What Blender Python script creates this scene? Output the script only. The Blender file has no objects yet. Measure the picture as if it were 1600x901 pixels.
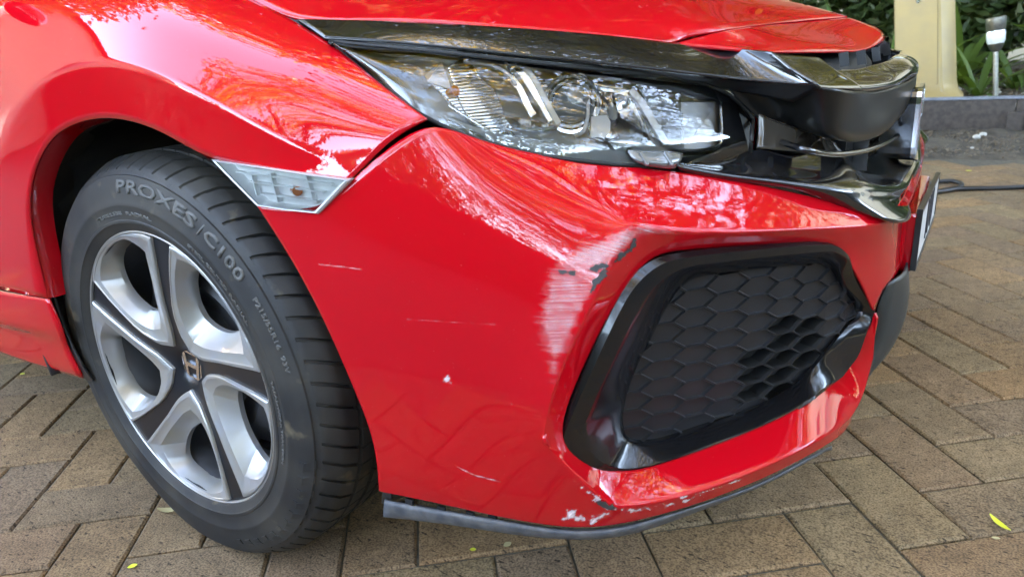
import bpy, bmesh, math, random
import numpy as np
from mathutils import Vector, Matrix
from mathutils.bvhtree import BVHTree

SC = bpy.context.scene
COL = SC.collection
rad = math.radians

# ------------------------------------------------------------------ camera
FPX, PITCH, ROLL, YAW = 1096.34, 0.33154, 0.07107, -0.55918
CAM = np.array([0.93151, -1.41102, 0.73396])
_cy, _sy = math.cos(YAW), math.sin(YAW)
_f = np.array([_sy*math.cos(PITCH), _cy*math.cos(PITCH), -math.sin(PITCH)])
_r = np.array([_cy, -_sy, 0.0])
_d = -np.cross(_r, _f)
RIGHT = math.cos(ROLL)*_r + math.sin(ROLL)*_d
DOWN = -math.sin(ROLL)*_r + math.cos(ROLL)*_d
FWD = _f
cd = bpy.data.cameras.new('camera')
cam = bpy.data.objects.new('camera', cd)
COL.objects.link(cam)
cam.matrix_world = Matrix(((RIGHT[0], -DOWN[0], -FWD[0], CAM[0]),
                           (RIGHT[1], -DOWN[1], -FWD[1], CAM[1]),
                           (RIGHT[2], -DOWN[2], -FWD[2], CAM[2]), (0, 0, 0, 1)))
cd.sensor_width = 36.0
cd.lens = FPX/1600*36
cd.clip_start = 0.02
cd.clip_end = 2000
cd.dof.use_dof = True
cd.dof.focus_distance = 1.12
cd.dof.aperture_fstop = 7.5
SC.camera = cam

# ------------------------------------------------------------------ sky, sun, exposure
SUN_EL, SUN_AZ = 36.0, 8.0            # azimuth measured from +Y towards +X
world = bpy.data.worlds.new('World')
SC.world = world
world.use_nodes = True
wn = world.node_tree
bgn = wn.nodes['Background']
sky = wn.nodes.new('ShaderNodeTexSky')
sky.sky_type = 'NISHITA'
sky.sun_disc = False
sky.sun_elevation = rad(SUN_EL)
sky.sun_rotation = rad(SUN_AZ)
sky.air_density = 0.9
sky.dust_density = 0.2
sky.ozone_density = 7.0
wn.links.new(sky.outputs[0], bgn.inputs[0])
bgn.inputs[1].default_value = 0.15
sd = bpy.data.lights.new('sun', 'SUN')
sd.energy = 4.5
sd.angle = rad(0.53)
sd.color = (1.0, 0.93, 0.82)
sun = bpy.data.objects.new('sun', sd)
COL.objects.link(sun)
sdir = Vector((math.sin(rad(SUN_AZ))*math.cos(rad(SUN_EL)), math.cos(rad(SUN_AZ))*math.cos(rad(SUN_EL)), math.sin(rad(SUN_EL))))
sun.rotation_euler = sdir.to_track_quat('Z', 'Y').to_euler()
SC.view_settings.view_transform = 'Standard'
SC.view_settings.look = 'None'
SC.view_settings.exposure = 5.6
SC.view_settings.gamma = 1.0
SC.view_settings.use_white_balance = True          # camera white balance for open shade
SC.view_settings.white_balance_temperature = 12500
SC.view_settings.white_balance_tint = 16
SC.cycles.max_bounces = 10
SC.cycles.transparent_max_bounces = 16
SC.cycles.caustics_reflective = False
SC.cycles.caustics_refractive = False
SC.cycles.sample_clamp_indirect = 6.0

# ------------------------------------------------------------------ pixel -> place helpers (photo pixels 1600 x 901)
def ray(px, py):
    return FWD + RIGHT*((px-800)/FPX) + DOWN*((py-450.5)/FPX)
def pz(px, py, z):
    d = ray(px, py); return CAM + d*((z-CAM[2])/d[2])
def pY(px, py, y):
    d = ray(px, py); return CAM + d*((y-CAM[1])/d[1])
def pX(px, py, x):
    d = ray(px, py); return CAM + d*((x-CAM[0])/d[0])

def spline(P, n=16):
    """centripetal Catmull-Rom through P"""
    P = np.array(P, float)
    Q = np.vstack([2*P[0]-P[1], P, 2*P[-1]-P[-2]])
    out = []
    for i in range(1, len(Q)-2):
        d = [max(1e-6, np.linalg.norm(Q[i+k]-Q[i+k-1])**.5) for k in (0, 1, 2)]
        t = [0, d[0], d[0]+d[1], sum(d)]
        for u in np.linspace(t[1], t[2], n, endpoint=False):
            A1 = (t[1]-u)/(t[1]-t[0])*Q[i-1]+(u-t[0])/(t[1]-t[0])*Q[i]
            A2 = (t[2]-u)/(t[2]-t[1])*Q[i]+(u-t[1])/(t[2]-t[1])*Q[i+1]
            A3 = (t[3]-u)/(t[3]-t[2])*Q[i+1]+(u-t[2])/(t[3]-t[2])*Q[i+2]
            B1 = (t[2]-u)/(t[2]-t[0])*A1+(u-t[0])/(t[2]-t[0])*A2
            B2 = (t[3]-u)/(t[3]-t[1])*A2+(u-t[1])/(t[3]-t[1])*A3
            out.append((t[2]-u)/(t[2]-t[1])*B1+(u-t[1])/(t[2]-t[1])*B2)
    out.append(P[-1])
    return np.array(out)

# plan outline of the car's right half (x forward, y = -half width)
PLAN = spline([(-2.2, -.893), (-.4, -.893), (0, -.897), (.2, -.893), (.35, -.873), (.5, -.828), (.6, -.77), (.7, -.685),
               (.78, -.59), (.84, -.50), (.875, -.42), (.895, -.30), (.905, -.15), (.908, 0), (.905, .15), (.895, .3)], 14)
_T = np.gradient(PLAN, axis=0); _T /= np.linalg.norm(_T, axis=1)[:, None]
PNRM = np.stack([_T[:, 1], -_T[:, 0]], 1)
def hit(px, py, o=0.0):
    """where the line of sight meets the vertical wall over the plan outline moved outwards by o"""
    d = ray(px, py); pl = PLAN + PNRM*o
    a = pl[:-1]; e = pl[1:]-a
    det = -d[0]*e[:, 1]+d[1]*e[:, 0]
    rx = a[:, 0]-CAM[0]; ry = a[:, 1]-CAM[1]
    with np.errstate(all='ignore'):
        t = (-rx*e[:, 1]+ry*e[:, 0])/det
        u = (d[0]*ry-d[1]*rx)/det
    ok = (t > 0) & (u >= -1e-6) & (u <= 1+1e-6) & np.isfinite(t)
    if not ok.any():
        raise ValueError('no hit %s %s %s' % (px, py, o))
    return CAM + d*t[ok].min()

def P3(v):
    """(px,py,o) -> wall hit; ('z',px,py,z) ('x',..) ('y',..) -> plane hit; np array / ('p',x,y,z) -> itself"""
    if isinstance(v, np.ndarray): return v
    if v[0] == 'z': return pz(*v[1:])
    if v[0] == 'y': return pY(*v[1:])
    if v[0] == 'x': return pX(*v[1:])
    if v[0] == 'p': return np.array(v[1:], float)
    return hit(*v)

# ------------------------------------------------------------------ object helpers
def tag(o, label=None, cat=None, group=None, kind=None):
    if label: o['label'] = label
    if cat: o['category'] = cat
    if group: o['group'] = group
    if kind: o['kind'] = kind
    return o
def empty(name, loc=(0, 0, 0), parent=None):
    o = bpy.data.objects.new(name, None); COL.objects.link(o)
    o.location = loc; o.empty_display_size = .1
    if parent: o.parent = parent
    return o
def link(name, me, mat, parent=None):
    o = bpy.data.objects.new(name, me); COL.objects.link(o)
    if mat and not me.materials: me.materials.append(mat)
    if parent: o.parent = parent
    return o
def mesh(name, V, F, mat, parent=None, smooth=True, sharp=None, face_out=None):
    me = bpy.data.meshes.new(name)
    me.from_pydata([tuple(map(float, v)) for v in V], [], [tuple(map(int, f)) for f in F])
    me.validate()
    if face_out is not None:
        bm = bmesh.new(); bm.from_mesh(me); bmesh.ops.recalc_face_normals(bm, faces=bm.faces)
        s = sum(f.normal.dot((Vector(face_out)-f.calc_center_median()).normalized())*f.calc_area() for f in bm.faces)
        if s < 0: bmesh.ops.reverse_faces(bm, faces=bm.faces)
        bm.to_mesh(me); bm.free()
    if smooth:
        me.polygons.foreach_set('use_smooth', [True]*len(me.polygons))
        if sharp: me.set_sharp_from_angle(angle=rad(sharp))
    return link(name, me, mat, parent)
def bm_obj(name, bm, mat, parent=None, smooth=False, sharp=None):
    me = bpy.data.meshes.new(name); bm.to_mesh(me); bm.free()
    if smooth:
        me.polygons.foreach_set('use_smooth', [True]*len(me.polygons))
        if sharp: me.set_sharp_from_angle(angle=rad(sharp))
    return link(name, me, mat, parent)
def solid(o, t, offset=-1.0):
    m = o.modifiers.new('solid', 'SOLIDIFY'); m.thickness = t; m.offset = offset; m.use_even_offset = False
    return o
def cage(name, P, faces, mat, parent=None, creases=(), levels=3, thick=.003, out=CAM, corners=()):
    """subdivision cage: P name -> point spec, faces lists of names, creases chains of names"""
    names = list(P); idx = {n: i for i, n in enumerate(names)}
    V = [P3(P[n]) for n in names]
    o = mesh(name, V, [[idx[n] for n in f.split()] if isinstance(f, str) else [idx[n] for n in f] for f in faces], mat, parent, True, None, out)
    me = o.data
    at = me.attributes.new('crease_edge', 'FLOAT', 'EDGE')
    em = {tuple(sorted(e.vertices)): e.index for e in me.edges}
    for ch in creases:
        ch, w = (ch, 1.0) if isinstance(ch, str) else ch
        ch = ch.split()
        for a, b in zip(ch[:-1], ch[1:]):
            k = tuple(sorted((idx[a], idx[b])))
            if k in em: at.data[em[k]].value = w
            else: print('no crease edge', name, a, b)
    if corners:
        av = me.attributes.new('crease_vert', 'FLOAT', 'POINT')
        for n_, w_ in corners: av.data[idx[n_]].value = w_
    s = o.modifiers.new('sub', 'SUBSURF'); s.levels = levels; s.render_levels = levels
    s.boundary_smooth = 'PRESERVE_CORNERS'
    if thick: solid(o, thick)
    return o
def natspline(Y, t, tt):
    """natural cubic spline through Y(t) evaluated at tt (columns independent)"""
    Y = np.asarray(Y, float); n = len(t)
    if n == 2:
        w = ((tt-t[0])/(t[1]-t[0]))[:, None]; return Y[0]*(1-w)+Y[1]*w
    h = np.diff(t); A = np.zeros((n, n)); B = np.zeros(Y.shape)
    A[0, 0] = A[-1, -1] = 1
    for i in range(1, n-1):
        A[i, i-1] = h[i-1]; A[i, i] = 2*(h[i-1]+h[i]); A[i, i+1] = h[i]
        B[i] = 6*((Y[i+1]-Y[i])/h[i]-(Y[i]-Y[i-1])/h[i-1])
    M = np.linalg.solve(A, B)
    k = np.clip(np.searchsorted(t, tt)-1, 0, n-2)
    a = (t[k+1]-tt)[:, None]; b = (tt-t[k])[:, None]; hh = h[k][:, None]
    return M[k]*a**3/(6*hh)+M[k+1]*b**3/(6*hh)+(Y[k]/hh-M[k]*hh/6)*a+(Y[k+1]/hh-M[k+1]*hh/6)*b
def net_points(rows, nu, nv):
    N = np.array([[P3(v) for v in r] for r in rows], float)      # R x C x 3
    def par(A):
        d = np.linalg.norm(np.diff(A, axis=0), axis=2).mean(1); d = np.maximum(d, 1e-5)
        t = np.concatenate([[0], np.cumsum(d**.75)]); return t/t[-1]
    tv = par(N); tu = par(N.transpose(1, 0, 2))
    uu = np.linspace(0, 1, nu+1); vv = np.linspace(0, 1, nv+1)
    R_, C_ = N.shape[:2]
    X = natspline(N.reshape(R_, -1), tv, vv).reshape(nv+1, C_, 3).transpose(1, 0, 2)
    X = natspline(X.reshape(C_, -1), tu, uu).reshape(nu+1, nv+1, 3).transpose(1, 0, 2)
    return X                                                      # nv+1 x nu+1 x 3
def grid_faces(nr, nc, off=0, wrap=False):
    F = []
    for i in range(nr-1):
        for j in range(nc-1+(1 if wrap else 0)):
            k = (j+1) % nc
            F.append((off+i*nc+j, off+i*nc+k, off+(i+1)*nc+k, off+(i+1)*nc+j))
    return F
def net(name, rows, mat, parent=None, nu=40, nv=24, thick=.003, out=CAM, keep=None):
    X = net_points(rows, nu, nv)
    F = grid_faces(nv+1, nu+1)
    if keep is not None: F = [f for f in F if keep(X.reshape(-1, 3)[list(f)].mean(0))]
    o = mesh(name, X.reshape(-1, 3), F, mat, parent, True, None, out)
    if thick: solid(o, thick)
    return o
def tube_pts(path, r, n=8, closed=False):
    path = np.array(path, float); m = len(path)
    T = np.gradient(path, axis=0)
    if closed: T = np.roll(path, -1, 0)-np.roll(path, 1, 0)
    T /= np.linalg.norm(T, axis=1)[:, None]
    up = np.array([0, 0, 1.0]) if abs(T[:, 2]).mean() < .9 else np.array([1.0, 0, 0])
    V = []
    rr = np.broadcast_to(np.asarray(r, float), (m,))
    for p, t, q in zip(path, T, rr):
        a = np.cross(t, up); a /= np.linalg.norm(a)+1e-9; b = np.cross(a, t)
        for k in range(n):
            w = 2*math.pi*k/n; V.append(p+q*(math.cos(w)*a+math.sin(w)*b))
    F = grid_faces(m, n, 0, True)
    if closed: F += [((m-1)*n+j, (m-1)*n+(j+1) % n, (j+1) % n, j) for j in range(n)]
    else: F += [tuple(range(n))[::-1], tuple((m-1)*n+j for j in range(n))]
    return V, F
def tube(name, path, r, mat, parent=None, n=8, closed=False):
    V, F = tube_pts(path, r, n, closed); return mesh(name, V, F, mat, parent, True, 60)
def bar(name, path, w, h, up, mat, parent=None, bevel=.0):
    """flat strip of width w (across) and height h (along up) swept along path"""
    path = np.array(path, float); T = np.gradient(path, axis=0); T /= np.linalg.norm(T, axis=1)[:, None]
    up = np.broadcast_to(np.array(up, float), path.shape); V = []
    for p, t, q in zip(path, T, up):
        s = np.cross(t, q); s /= np.linalg.norm(s); q = np.cross(s, t)
        for a, b in ((-.5, -.5), (.5, -.5), (.5, .5), (-.5, .5)): V.append(p+s*w*a+q*h*b)
    m = len(path)
    F = grid_faces(m, 4, 0, True)+[(3, 2, 1, 0), tuple((m-1)*4+k for k in range(4))]
    o = mesh(name, V, F, mat, parent, False)
    if bevel:
        b = o.modifiers.new('bevel', 'BEVEL'); b.width = bevel; b.segments = 2; b.limit_method = 'ANGLE'; b.angle_limit = rad(40)
    return o
def box(name, c, s, mat, parent=None, bevel=0.0, rot=None):
    bm = bmesh.new(); bmesh.ops.create_cube(bm, size=1.0)
    bmesh.ops.scale(bm, vec=Vector(s), verts=bm.verts)
    if bevel: bmesh.ops.bevel(bm, geom=bm.edges[:], offset=bevel, segments=2, affect='EDGES', profile=.7)
    if rot is not None: bmesh.ops.rotate(bm, matrix=rot, verts=bm.verts)
    bmesh.ops.translate(bm, vec=Vector(c), verts=bm.verts)
    return bm_obj(name, bm, mat, parent, True, 35)
def mirror_copy(o, parent=None):
    """the car's other side: same mesh mirrored in y"""
    c = o.copy(); COL.objects.link(c)
    if 'label' in c: del c['label']
    if parent is None:
        c.parent = o.parent; c.matrix_local = Matrix.Diagonal((1, -1, 1, 1)) @ o.matrix_local
    else:
        c.parent = parent; c.matrix_local = o.matrix_local.copy()
    for ch in list(o.children): mirror_copy(ch, c)
    return c

# ------------------------------------------------------------------ materials
def newmat(name):
    m = bpy.data.materials.new(name); m.use_nodes = True
    return m, m.node_tree.nodes, m.node_tree.links, m.node_tree.nodes['Principled BSDF']
def flat(name, col, rough=.5, metal=0.0, coat=0.0, coat_rough=.03, noise=0.0, scale=20.0, bump=0.0, bscale=200.0, spec=.5, dirt=None):
    m, N, L, b = newmat(name)
    b.inputs['Base Color'].default_value = (*col, 1)
    b.inputs['Roughness'].default_value = rough
    b.inputs['Metallic'].default_value = metal
    b.inputs['Specular IOR Level'].default_value = spec
    b.inputs['Coat Weight'].default_value = coat
    b.inputs['Coat Roughness'].default_value = coat_rough
    tc = N.new('ShaderNodeTexCoord')
    if noise or dirt:
        n = N.new('ShaderNodeTexNoise'); n.inputs['Scale'].default_value = scale; n.inputs['Detail'].default_value = 6
        L.new(tc.outputs['Object'], n.inputs['Vector'])
        mx = N.new('ShaderNodeMix'); mx.data_type = 'RGBA'
        rp = N.new('ShaderNodeValToRGB'); rp.color_ramp.elements[0].position = .35; rp.color_ramp.elements[1].position = .7
        L.new(n.outputs['Fac'], rp.inputs[0]); L.new(rp.outputs[0], mx.inputs['Factor'])
        mx.inputs['A'].default_value = (*col, 1)
        d = dirt if dirt else tuple(c*(1-noise) for c in col)
        mx.inputs['B'].default_value = (*d, 1)
        L.new(mx.outputs['Result'], b.inputs['Base Color'])
    if bump:
        n2 = N.new('ShaderNodeTexNoise'); n2.inputs['Scale'].default_value = bscale; n2.inputs['Detail'].default_value = 4
        L.new(tc.outputs['Object'], n2.inputs['Vector'])
        bp = N.new('ShaderNodeBump'); bp.inputs['Strength'].default_value = bump; bp.inputs['Distance'].default_value = .002
        L.new(n2.outputs['Fac'], bp.inputs['Height']); L.new(bp.outputs[0], b.inputs['Normal'])
    return m
def paint_mat():
    m, N, L, b = newmat('red_paint')
    tc = N.new('ShaderNodeTexCoord')
    # dust freckles and faint vertical runs on the lacquer
    n1 = N.new('ShaderNodeTexNoise'); n1.inputs['Scale'].default_value = 420; n1.inputs['Detail'].default_value = 2
    L.new(tc.outputs['Object'], n1.inputs['Vector'])
    r1 = N.new('ShaderNodeValToRGB'); r1.color_ramp.elements[0].position = .74; r1.color_ramp.elements[1].position = .80
    L.new(n1.outputs['Fac'], r1.inputs[0])
    n2 = N.new('ShaderNodeTexNoise'); n2.inputs['Scale'].default_value = 5; n2.inputs['Detail'].default_value = 5
    L.new(tc.outputs['Object'], n2.inputs['Vector'])
    mx = N.new('ShaderNodeMix'); mx.data_type = 'RGBA'
    mx.inputs['A'].default_value = (.52, .004, .009, 1); mx.inputs['B'].default_value = (.60, .22, .20, 1)
    ml = N.new('ShaderNodeMath'); ml.operation = 'MULTIPLY'; ml.inputs[1].default_value = .5
    L.new(r1.outputs[0], ml.inputs[0]); L.new(ml.outputs[0], mx.inputs['Factor'])
    L.new(mx.outputs['Result'], b.inputs['Base Color'])
    b.inputs['Roughness'].default_value = .6
    b.inputs['Specular IOR Level'].default_value = 0.0
    b.inputs['Coat Weight'].default_value = 1.0
    b.inputs['Coat IOR'].default_value = 1.56
    rr = N.new('ShaderNodeMapRange'); rr.inputs['To Min'].default_value = .0; rr.inputs['To Max'].default_value = .03
    L.new(n2.outputs['Fac'], rr.inputs['Value']); L.new(rr.outputs[0], b.inputs['Coat Roughness'])
    # orange peel
    n3 = N.new('ShaderNodeTexNoise'); n3.inputs['Scale'].default_value = 260; n3.inputs['Detail'].default_value = 1
    L.new(tc.outputs['Object'], n3.inputs['Vector'])
    bp = N.new('ShaderNodeBump'); bp.inputs['Strength'].default_value = .02; bp.inputs['Distance'].default_value = .001
    L.new(n3.outputs['Fac'], bp.inputs['Height']); L.new(bp.outputs[0], b.inputs['Coat Normal'])
    return m
M = {}
M['paint'] = paint_mat()
M['piano'] = flat('piano_black', (.006, .006, .007), .18, coat=1.0, coat_rough=.02)
M['bezel'] = flat('fog_bezel_black', (.005, .005, .0055), .24, coat=.55, coat_rough=.06, spec=.25)
M['satin'] = flat('satin_black', (.012, .012, .013), .32, bump=.06, bscale=900)
M['mesh'] = flat('grained_black_plastic', (.011, .011, .0125), .38, bump=.2, bscale=1500)
M['liner'] = flat('arch_liner_felt', (.020, .020, .020), .9, noise=.5, scale=12, dirt=(.055, .048, .036))
M['greyplastic'] = flat('weathered_grey_plastic', (.050, .056, .064), .55, noise=.4, scale=60, dirt=(.12, .12, .12), bump=.2, bscale=700)
M['chrome'] = flat('chrome', (.85, .85, .86), .08, 1.0)
M['silver'] = flat('silver_lacquer', (.33, .33, .335), .34, .5, coat=.4, noise=.3, scale=16, dirt=(.36, .33, .27))
M['coverblack'] = flat('wheel_cover_black', (.007, .008, .010), .30, coat=.25, coat_rough=.15, spec=.3)
M['steel'] = flat('steel_rim_black', (.035, .035, .037), .45, .0, noise=.4, scale=20)
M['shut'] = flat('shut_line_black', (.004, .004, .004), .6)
rng = np.random.default_rng(7)
random.seed(7)
# ================================================================== SETTING
def ground_mat(name, c1, c2, scale, rough=.9, bump=.4, bscale=60):
    m, N, L, b = newmat(name)
    tc = N.new('ShaderNodeTexCoord')
    n = N.new('ShaderNodeTexNoise'); n.inputs['Scale'].default_value = scale; n.inputs['Detail'].default_value = 8; n.inputs['Roughness'].default_value = .65
    L.new(tc.outputs['Object'], n.inputs['Vector'])
    r = N.new('ShaderNodeValToRGB'); r.color_ramp.elements[0].color = (*c1, 1); r.color_ramp.elements[1].color = (*c2, 1)
    r.color_ramp.elements[0].position = .35; r.color_ramp.elements[1].position = .68
    L.new(n.outputs['Fac'], r.inputs[0]); L.new(r.outputs[0], b.inputs['Base Color'])
    n2 = N.new('ShaderNodeTexNoise'); n2.inputs['Scale'].default_value = bscale; n2.inputs['Detail'].default_value = 6
    L.new(tc.outputs['Object'], n2.inputs['Vector'])
    bp = N.new('ShaderNodeBump'); bp.inputs['Strength'].default_value = bump; bp.inputs['Distance'].default_value = .02
    L.new(n2.outputs['Fac'], bp.inputs['Height']); L.new(bp.outputs[0], b.inputs['Normal'])
    b.inputs['Roughness'].default_value = rough
    return m
def paver_mat():
    m, N, L, b = newmat('clay_paver')
    oi = N.new('ShaderNodeObjectInfo'); ge = N.new('ShaderNodeNewGeometry'); tc = N.new('ShaderNodeTexCoord')
    ad = N.new('ShaderNodeMath'); ad.operation = 'ADD'
    L.new(oi.outputs['Random'], ad.inputs[0]); L.new(ge.outputs['Random Per Island'], ad.inputs[1])
    fr = N.new('ShaderNodeMath'); fr.operation = 'FRACT'; L.new(ad.outputs[0], fr.inputs[0])
    ramp = N.new('ShaderNodeValToRGB'); cr = ramp.color_ramp
    cols = [(.222, .140, .078), (.190, .118, .070), (.260, .146, .070), (.208, .132, .074), (.226, .148, .078), (.182, .114, .070), (.278, .152, .070)]
    cr.elements[0].color = (*cols[0], 1); cr.elements[1].color = (*cols[-1], 1)
    for k, c in enumerate(cols[1:-1]):
        e = cr.elements.new((k+1)/6); e.color = (*c, 1)
    L.new(fr.outputs[0], ramp.inputs[0])
    # per-piece offset so that no two pieces share a grain
    cmb = N.new('ShaderNodeVectorMath'); cmb.operation = 'ADD'
    L.new(ge.outputs['Position'], cmb.inputs[0])
    n = N.new('ShaderNodeTexNoise'); n.inputs['Scale'].default_value = 26; n.inputs['Detail'].default_value = 8; n.inputs['Roughness'].default_value = .7
    L.new(cmb.outputs[0], n.inputs['Vector'])
    g = N.new('ShaderNodeTexNoise'); g.inputs['Scale'].default_value = 330; g.inputs['Detail'].default_value = 3
    L.new(cmb.outputs[0], g.inputs['Vector'])
    big = N.new('ShaderNodeTexNoise'); big.inputs['Scale'].default_value = 1.6; big.inputs['Detail'].default_value = 4
    L.new(cmb.outputs[0], big.inputs['Vector'])
    def mul(src, fac, lo, hi, a=.3, bb=.7):
        mr = N.new('ShaderNodeMapRange'); mr.inputs['From Min'].default_value = a; mr.inputs['From Max'].default_value = bb
        mr.inputs['To Min'].default_value = lo; mr.inputs['To Max'].default_value = hi
        L.new(fac, mr.inputs['Value'])
        x = N.new('ShaderNodeMix'); x.data_type = 'RGBA'; x.blend_type = 'MULTIPLY'; x.inputs['Factor'].default_value = 1
        L.new(src, x.inputs['A']); L.new(mr.outputs[0], x.inputs['B']); return x.outputs['Result']
    c = mul(ramp.outputs[0], n.outputs['Fac'], .72, 1.22)
    c = mul(c, g.outputs['Fac'], .55, 1.3, .36, .6)
    c = mul(c, big.outputs['Fac'], .68, 1.18)
    # dark pits
    v = N.new('ShaderNodeTexNoise'); v.inputs['Scale'].default_value = 120; v.inputs['Detail'].default_value = 4
    st = N.new('ShaderNodeMapping'); st.inputs['Rotation'].default_value = (0, 0, .67); st.inputs['Scale'].default_value = (.55, 1.5, 1)
    L.new(cmb.outputs[0], st.inputs['Vector']); L.new(st.outputs[0], v.inputs['Vector'])
    c = mul(c, v.outputs['Fac'], .25, 1.0, .32, .40)
    L.new(c, b.inputs['Base Color'])
    b.inputs['Roughness'].default_value = .88; b.inputs['Specular IOR Level'].default_value = .25
    sm = N.new('ShaderNodeMath'); sm.operation = 'ADD'
    L.new(g.outputs['Fac'], sm.inputs[0]); L.new(v.outputs['Fac'], sm.inputs[1])
    bp = N.new('ShaderNodeBump'); bp.inputs['Strength'].default_value = .5; bp.inputs['Distance'].default_value = .0022
    L.new(sm.outputs[0], bp.inputs['Height']); L.new(bp.outputs[0], b.inputs['Normal'])
    return m
M['paver'] = paver_mat()
M['sand'] = ground_mat('joint_sand', (.055, .045, .032), (.12, .10, .07), 40)
M['earth'] = ground_mat('garden_soil', (.035, .026, .018), (.12, .092, .062), 9, bump=.9, bscale=35)
M['lawn'] = ground_mat('distant_ground', (.06, .07, .03), (.12, .11, .06), 2)

def sheet(name, x0, y0, x1, y1, z, mat):
    o = mesh(name, [(x0, y0, z), (x1, y0, z), (x1, y1, z), (x0, y1, z)], [(0, 1, 2, 3)], mat, smooth=False)
    o['kind'] = 'structure'; return o
ground = sheet('ground', -400, -400, 400, 400, -.06, M['lawn'])
drive = sheet('driveway', -12, -1.58, 9, 3.08, -.0065, M['sand'])
M['added_asphalt'] = ground_mat('added_asphalt', (.035, .034, .033), (.065, .062, .058), 60, bump=.5, bscale=300)
added_road = sheet('added_road', -40, -9, 40, -1.56, -.004, M['added_asphalt'])  # unseen dark lane, added to darken what the bumper mirrors

# ---- herringbone clay pavers
PA = 0.66770; MOD = .1175; OA, OB = -.5575, .01586
EA = np.array([-math.sin(PA), math.cos(PA)]); EB = np.array([math.cos(PA), math.sin(PA)])
def paver_vf(L, W, b=.0035, h=.05):
    x, y = L/2, W/2
    V = [(-x, -y, -h), (x, -y, -h), (x, y, -h), (-x, y, -h), (-x, -y, -b), (x, -y, -b), (x, y, -b), (-x, y, -b),
         (-x+b*1.2, -y+b*1.2, 0), (x-b*1.2, -y+b*1.2, 0), (x-b*1.2, y-b*1.2, 0), (-x+b*1.2, y-b*1.2, 0)]
    F = [(8, 9, 10, 11)]
    for k in range(4):
        n = (k+1) % 4; F += [(k, n, n+4, k+4), (k+4, n+4, n+8, k+8)]
    return np.array(V), F
PV, PF = paver_vf(2*MOD-.0035, MOD-.0035)
pme = bpy.data.meshes.new('paver'); pme.from_pydata([tuple(v) for v in PV], [], PF); pme.materials.append(M['paver'])
bricks = []
SOIL_Y = 3.06
for i in range(-110, 111):
    for j in range(-110, 111):
        k = (i-j) % 4
        if k == 0: ca, cb, ang = (j+.5), (i+1.0), PA
        elif k == 3: ca, cb, ang = (j+1.0), (i+.5), PA+math.pi/2
        else: continue
        p = (OA+ca*MOD)*EA+(OB+cb*MOD)*EB
        if not (-9 < p[0] < 7 and -1.42 < p[1] < SOIL_Y-.12): continue
        bricks.append((p[0], p[1], ang))
def score(b):
    d = np.array([b[0], b[1], 0])-CAM
    zc = d@FWD
    if zc < .2: return -1
    u = 800+FPX*(d@RIGHT)/zc; v = 450+FPX*(d@DOWN)/zc
    if not (-70 < u < 1680 and -20 < v < 990): return -1
    if b[0] < .80 and abs(b[1]) < .62: return -1           # under the car, out of sight
    if b[0] < .86 and -.4 < b[1] < .9: return -1
    return 1/zc**2
bricks.sort(key=score, reverse=True)
NB = 300
for n, (x, y, a) in enumerate(bricks[:NB]):
    o = bpy.data.objects.new('paver', pme); COL.objects.link(o); o.parent = drive
    o.location = (x, y, random.uniform(-.0022, .0008))
    o.rotation_euler = (random.gauss(0, .005), random.gauss(0, .003), a+random.gauss(0, .004))
V = []; F = []
for x, y, a in bricks[NB:]:
    c_, s_ = math.cos(a), math.sin(a); z = random.uniform(-.0022, .0008); k = len(V)*1
    tx = random.gauss(0, .005)
    for v in PV: V.append((x+c_*v[0]-s_*v[1], y+s_*v[0]+c_*v[1], z+v[2]+tx*v[1]))
    F += [tuple(q+k for q in f) for f in PF]
o = mesh('paving_beyond', V, F, M['paver'], drive, False); o['kind'] = 'stuff'

# ---- garden bed behind the drive
bx, by = np.meshgrid(np.linspace(-6, 7, 131), np.linspace(SOIL_Y, 9, 60))
bz = .008*rng.standard_normal(bx.shape)+.012*np.sin(bx*9)*np.cos(by*7)
bz = bz+np.where(by > 4.3, .11+.03*np.clip(by-4.4, 0, 2), 0)
bz = np.where(by < SOIL_Y+.1, -.02, bz)
soil = mesh('garden_soil', np.stack([bx, by, bz], -1).reshape(-1, 3), grid_faces(60, 131), M['earth']); soil['kind'] = 'structure'
# mulch crumbs (uncountable) and pebbles
def crumbs(name, mat, n, yr, xr, size, zf, flatten=.6):
    base = np.array([(1, 0, 0), (-1, 0, 0), (0, 1, 0), (0, -1, 0), (0, 0, 1), (0, 0, -1)], float)
    tri = [(0, 2, 4), (2, 1, 4), (1, 3, 4), (3, 0, 4), (2, 0, 5), (1, 2, 5), (3, 1, 5), (0, 3, 5)]
    V = []; F = []
    for k in range(n):
        s = size*rng.uniform(.4, 1.6); x = rng.uniform(*xr); y = rng.uniform(*yr); a = rng.uniform(0, 6.28)
        b_ = base*np.array([1, rng.uniform(.4, 1), flatten])*s*rng.uniform(.75, 1.25, (6, 1))
        ca, sa = math.cos(a), math.sin(a)
        for v in b_: V.append((x+ca*v[0]-sa*v[1], y+sa*v[0]+ca*v[1], zf(x, y)+v[2]+.006))
        F += [tuple(q+6*k for q in t) for t in tri]
    return mesh(name, V, F, mat, None, False)
zf = lambda x, y: (.11+.03*min(2, max(0, y-4.4)) if y > 4.3 else 0)
M['mulch'] = flat('bark_mulch', (.085, .058, .038), .9, noise=.7, scale=30, dirt=(.16, .12, .08))
M['pebble'] = flat('pale_pebble', (.55, .52, .46), .7, noise=.3, scale=25)
tag(crumbs('bark_mulch', M['mulch'], 5200, (4.4, 7.5), (-.6, 3.2), .017, zf), 'brown bark mulch and crumbs covering the garden bed', 'mulch', kind='stuff')
tag(crumbs('soil_crumbs', M['mulch'], 2400, (3.1, 4.2), (-.3, 2.6), .009, zf), 'loose soil crumbs in front of the timber edging', 'soil', kind='stuff')
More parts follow.
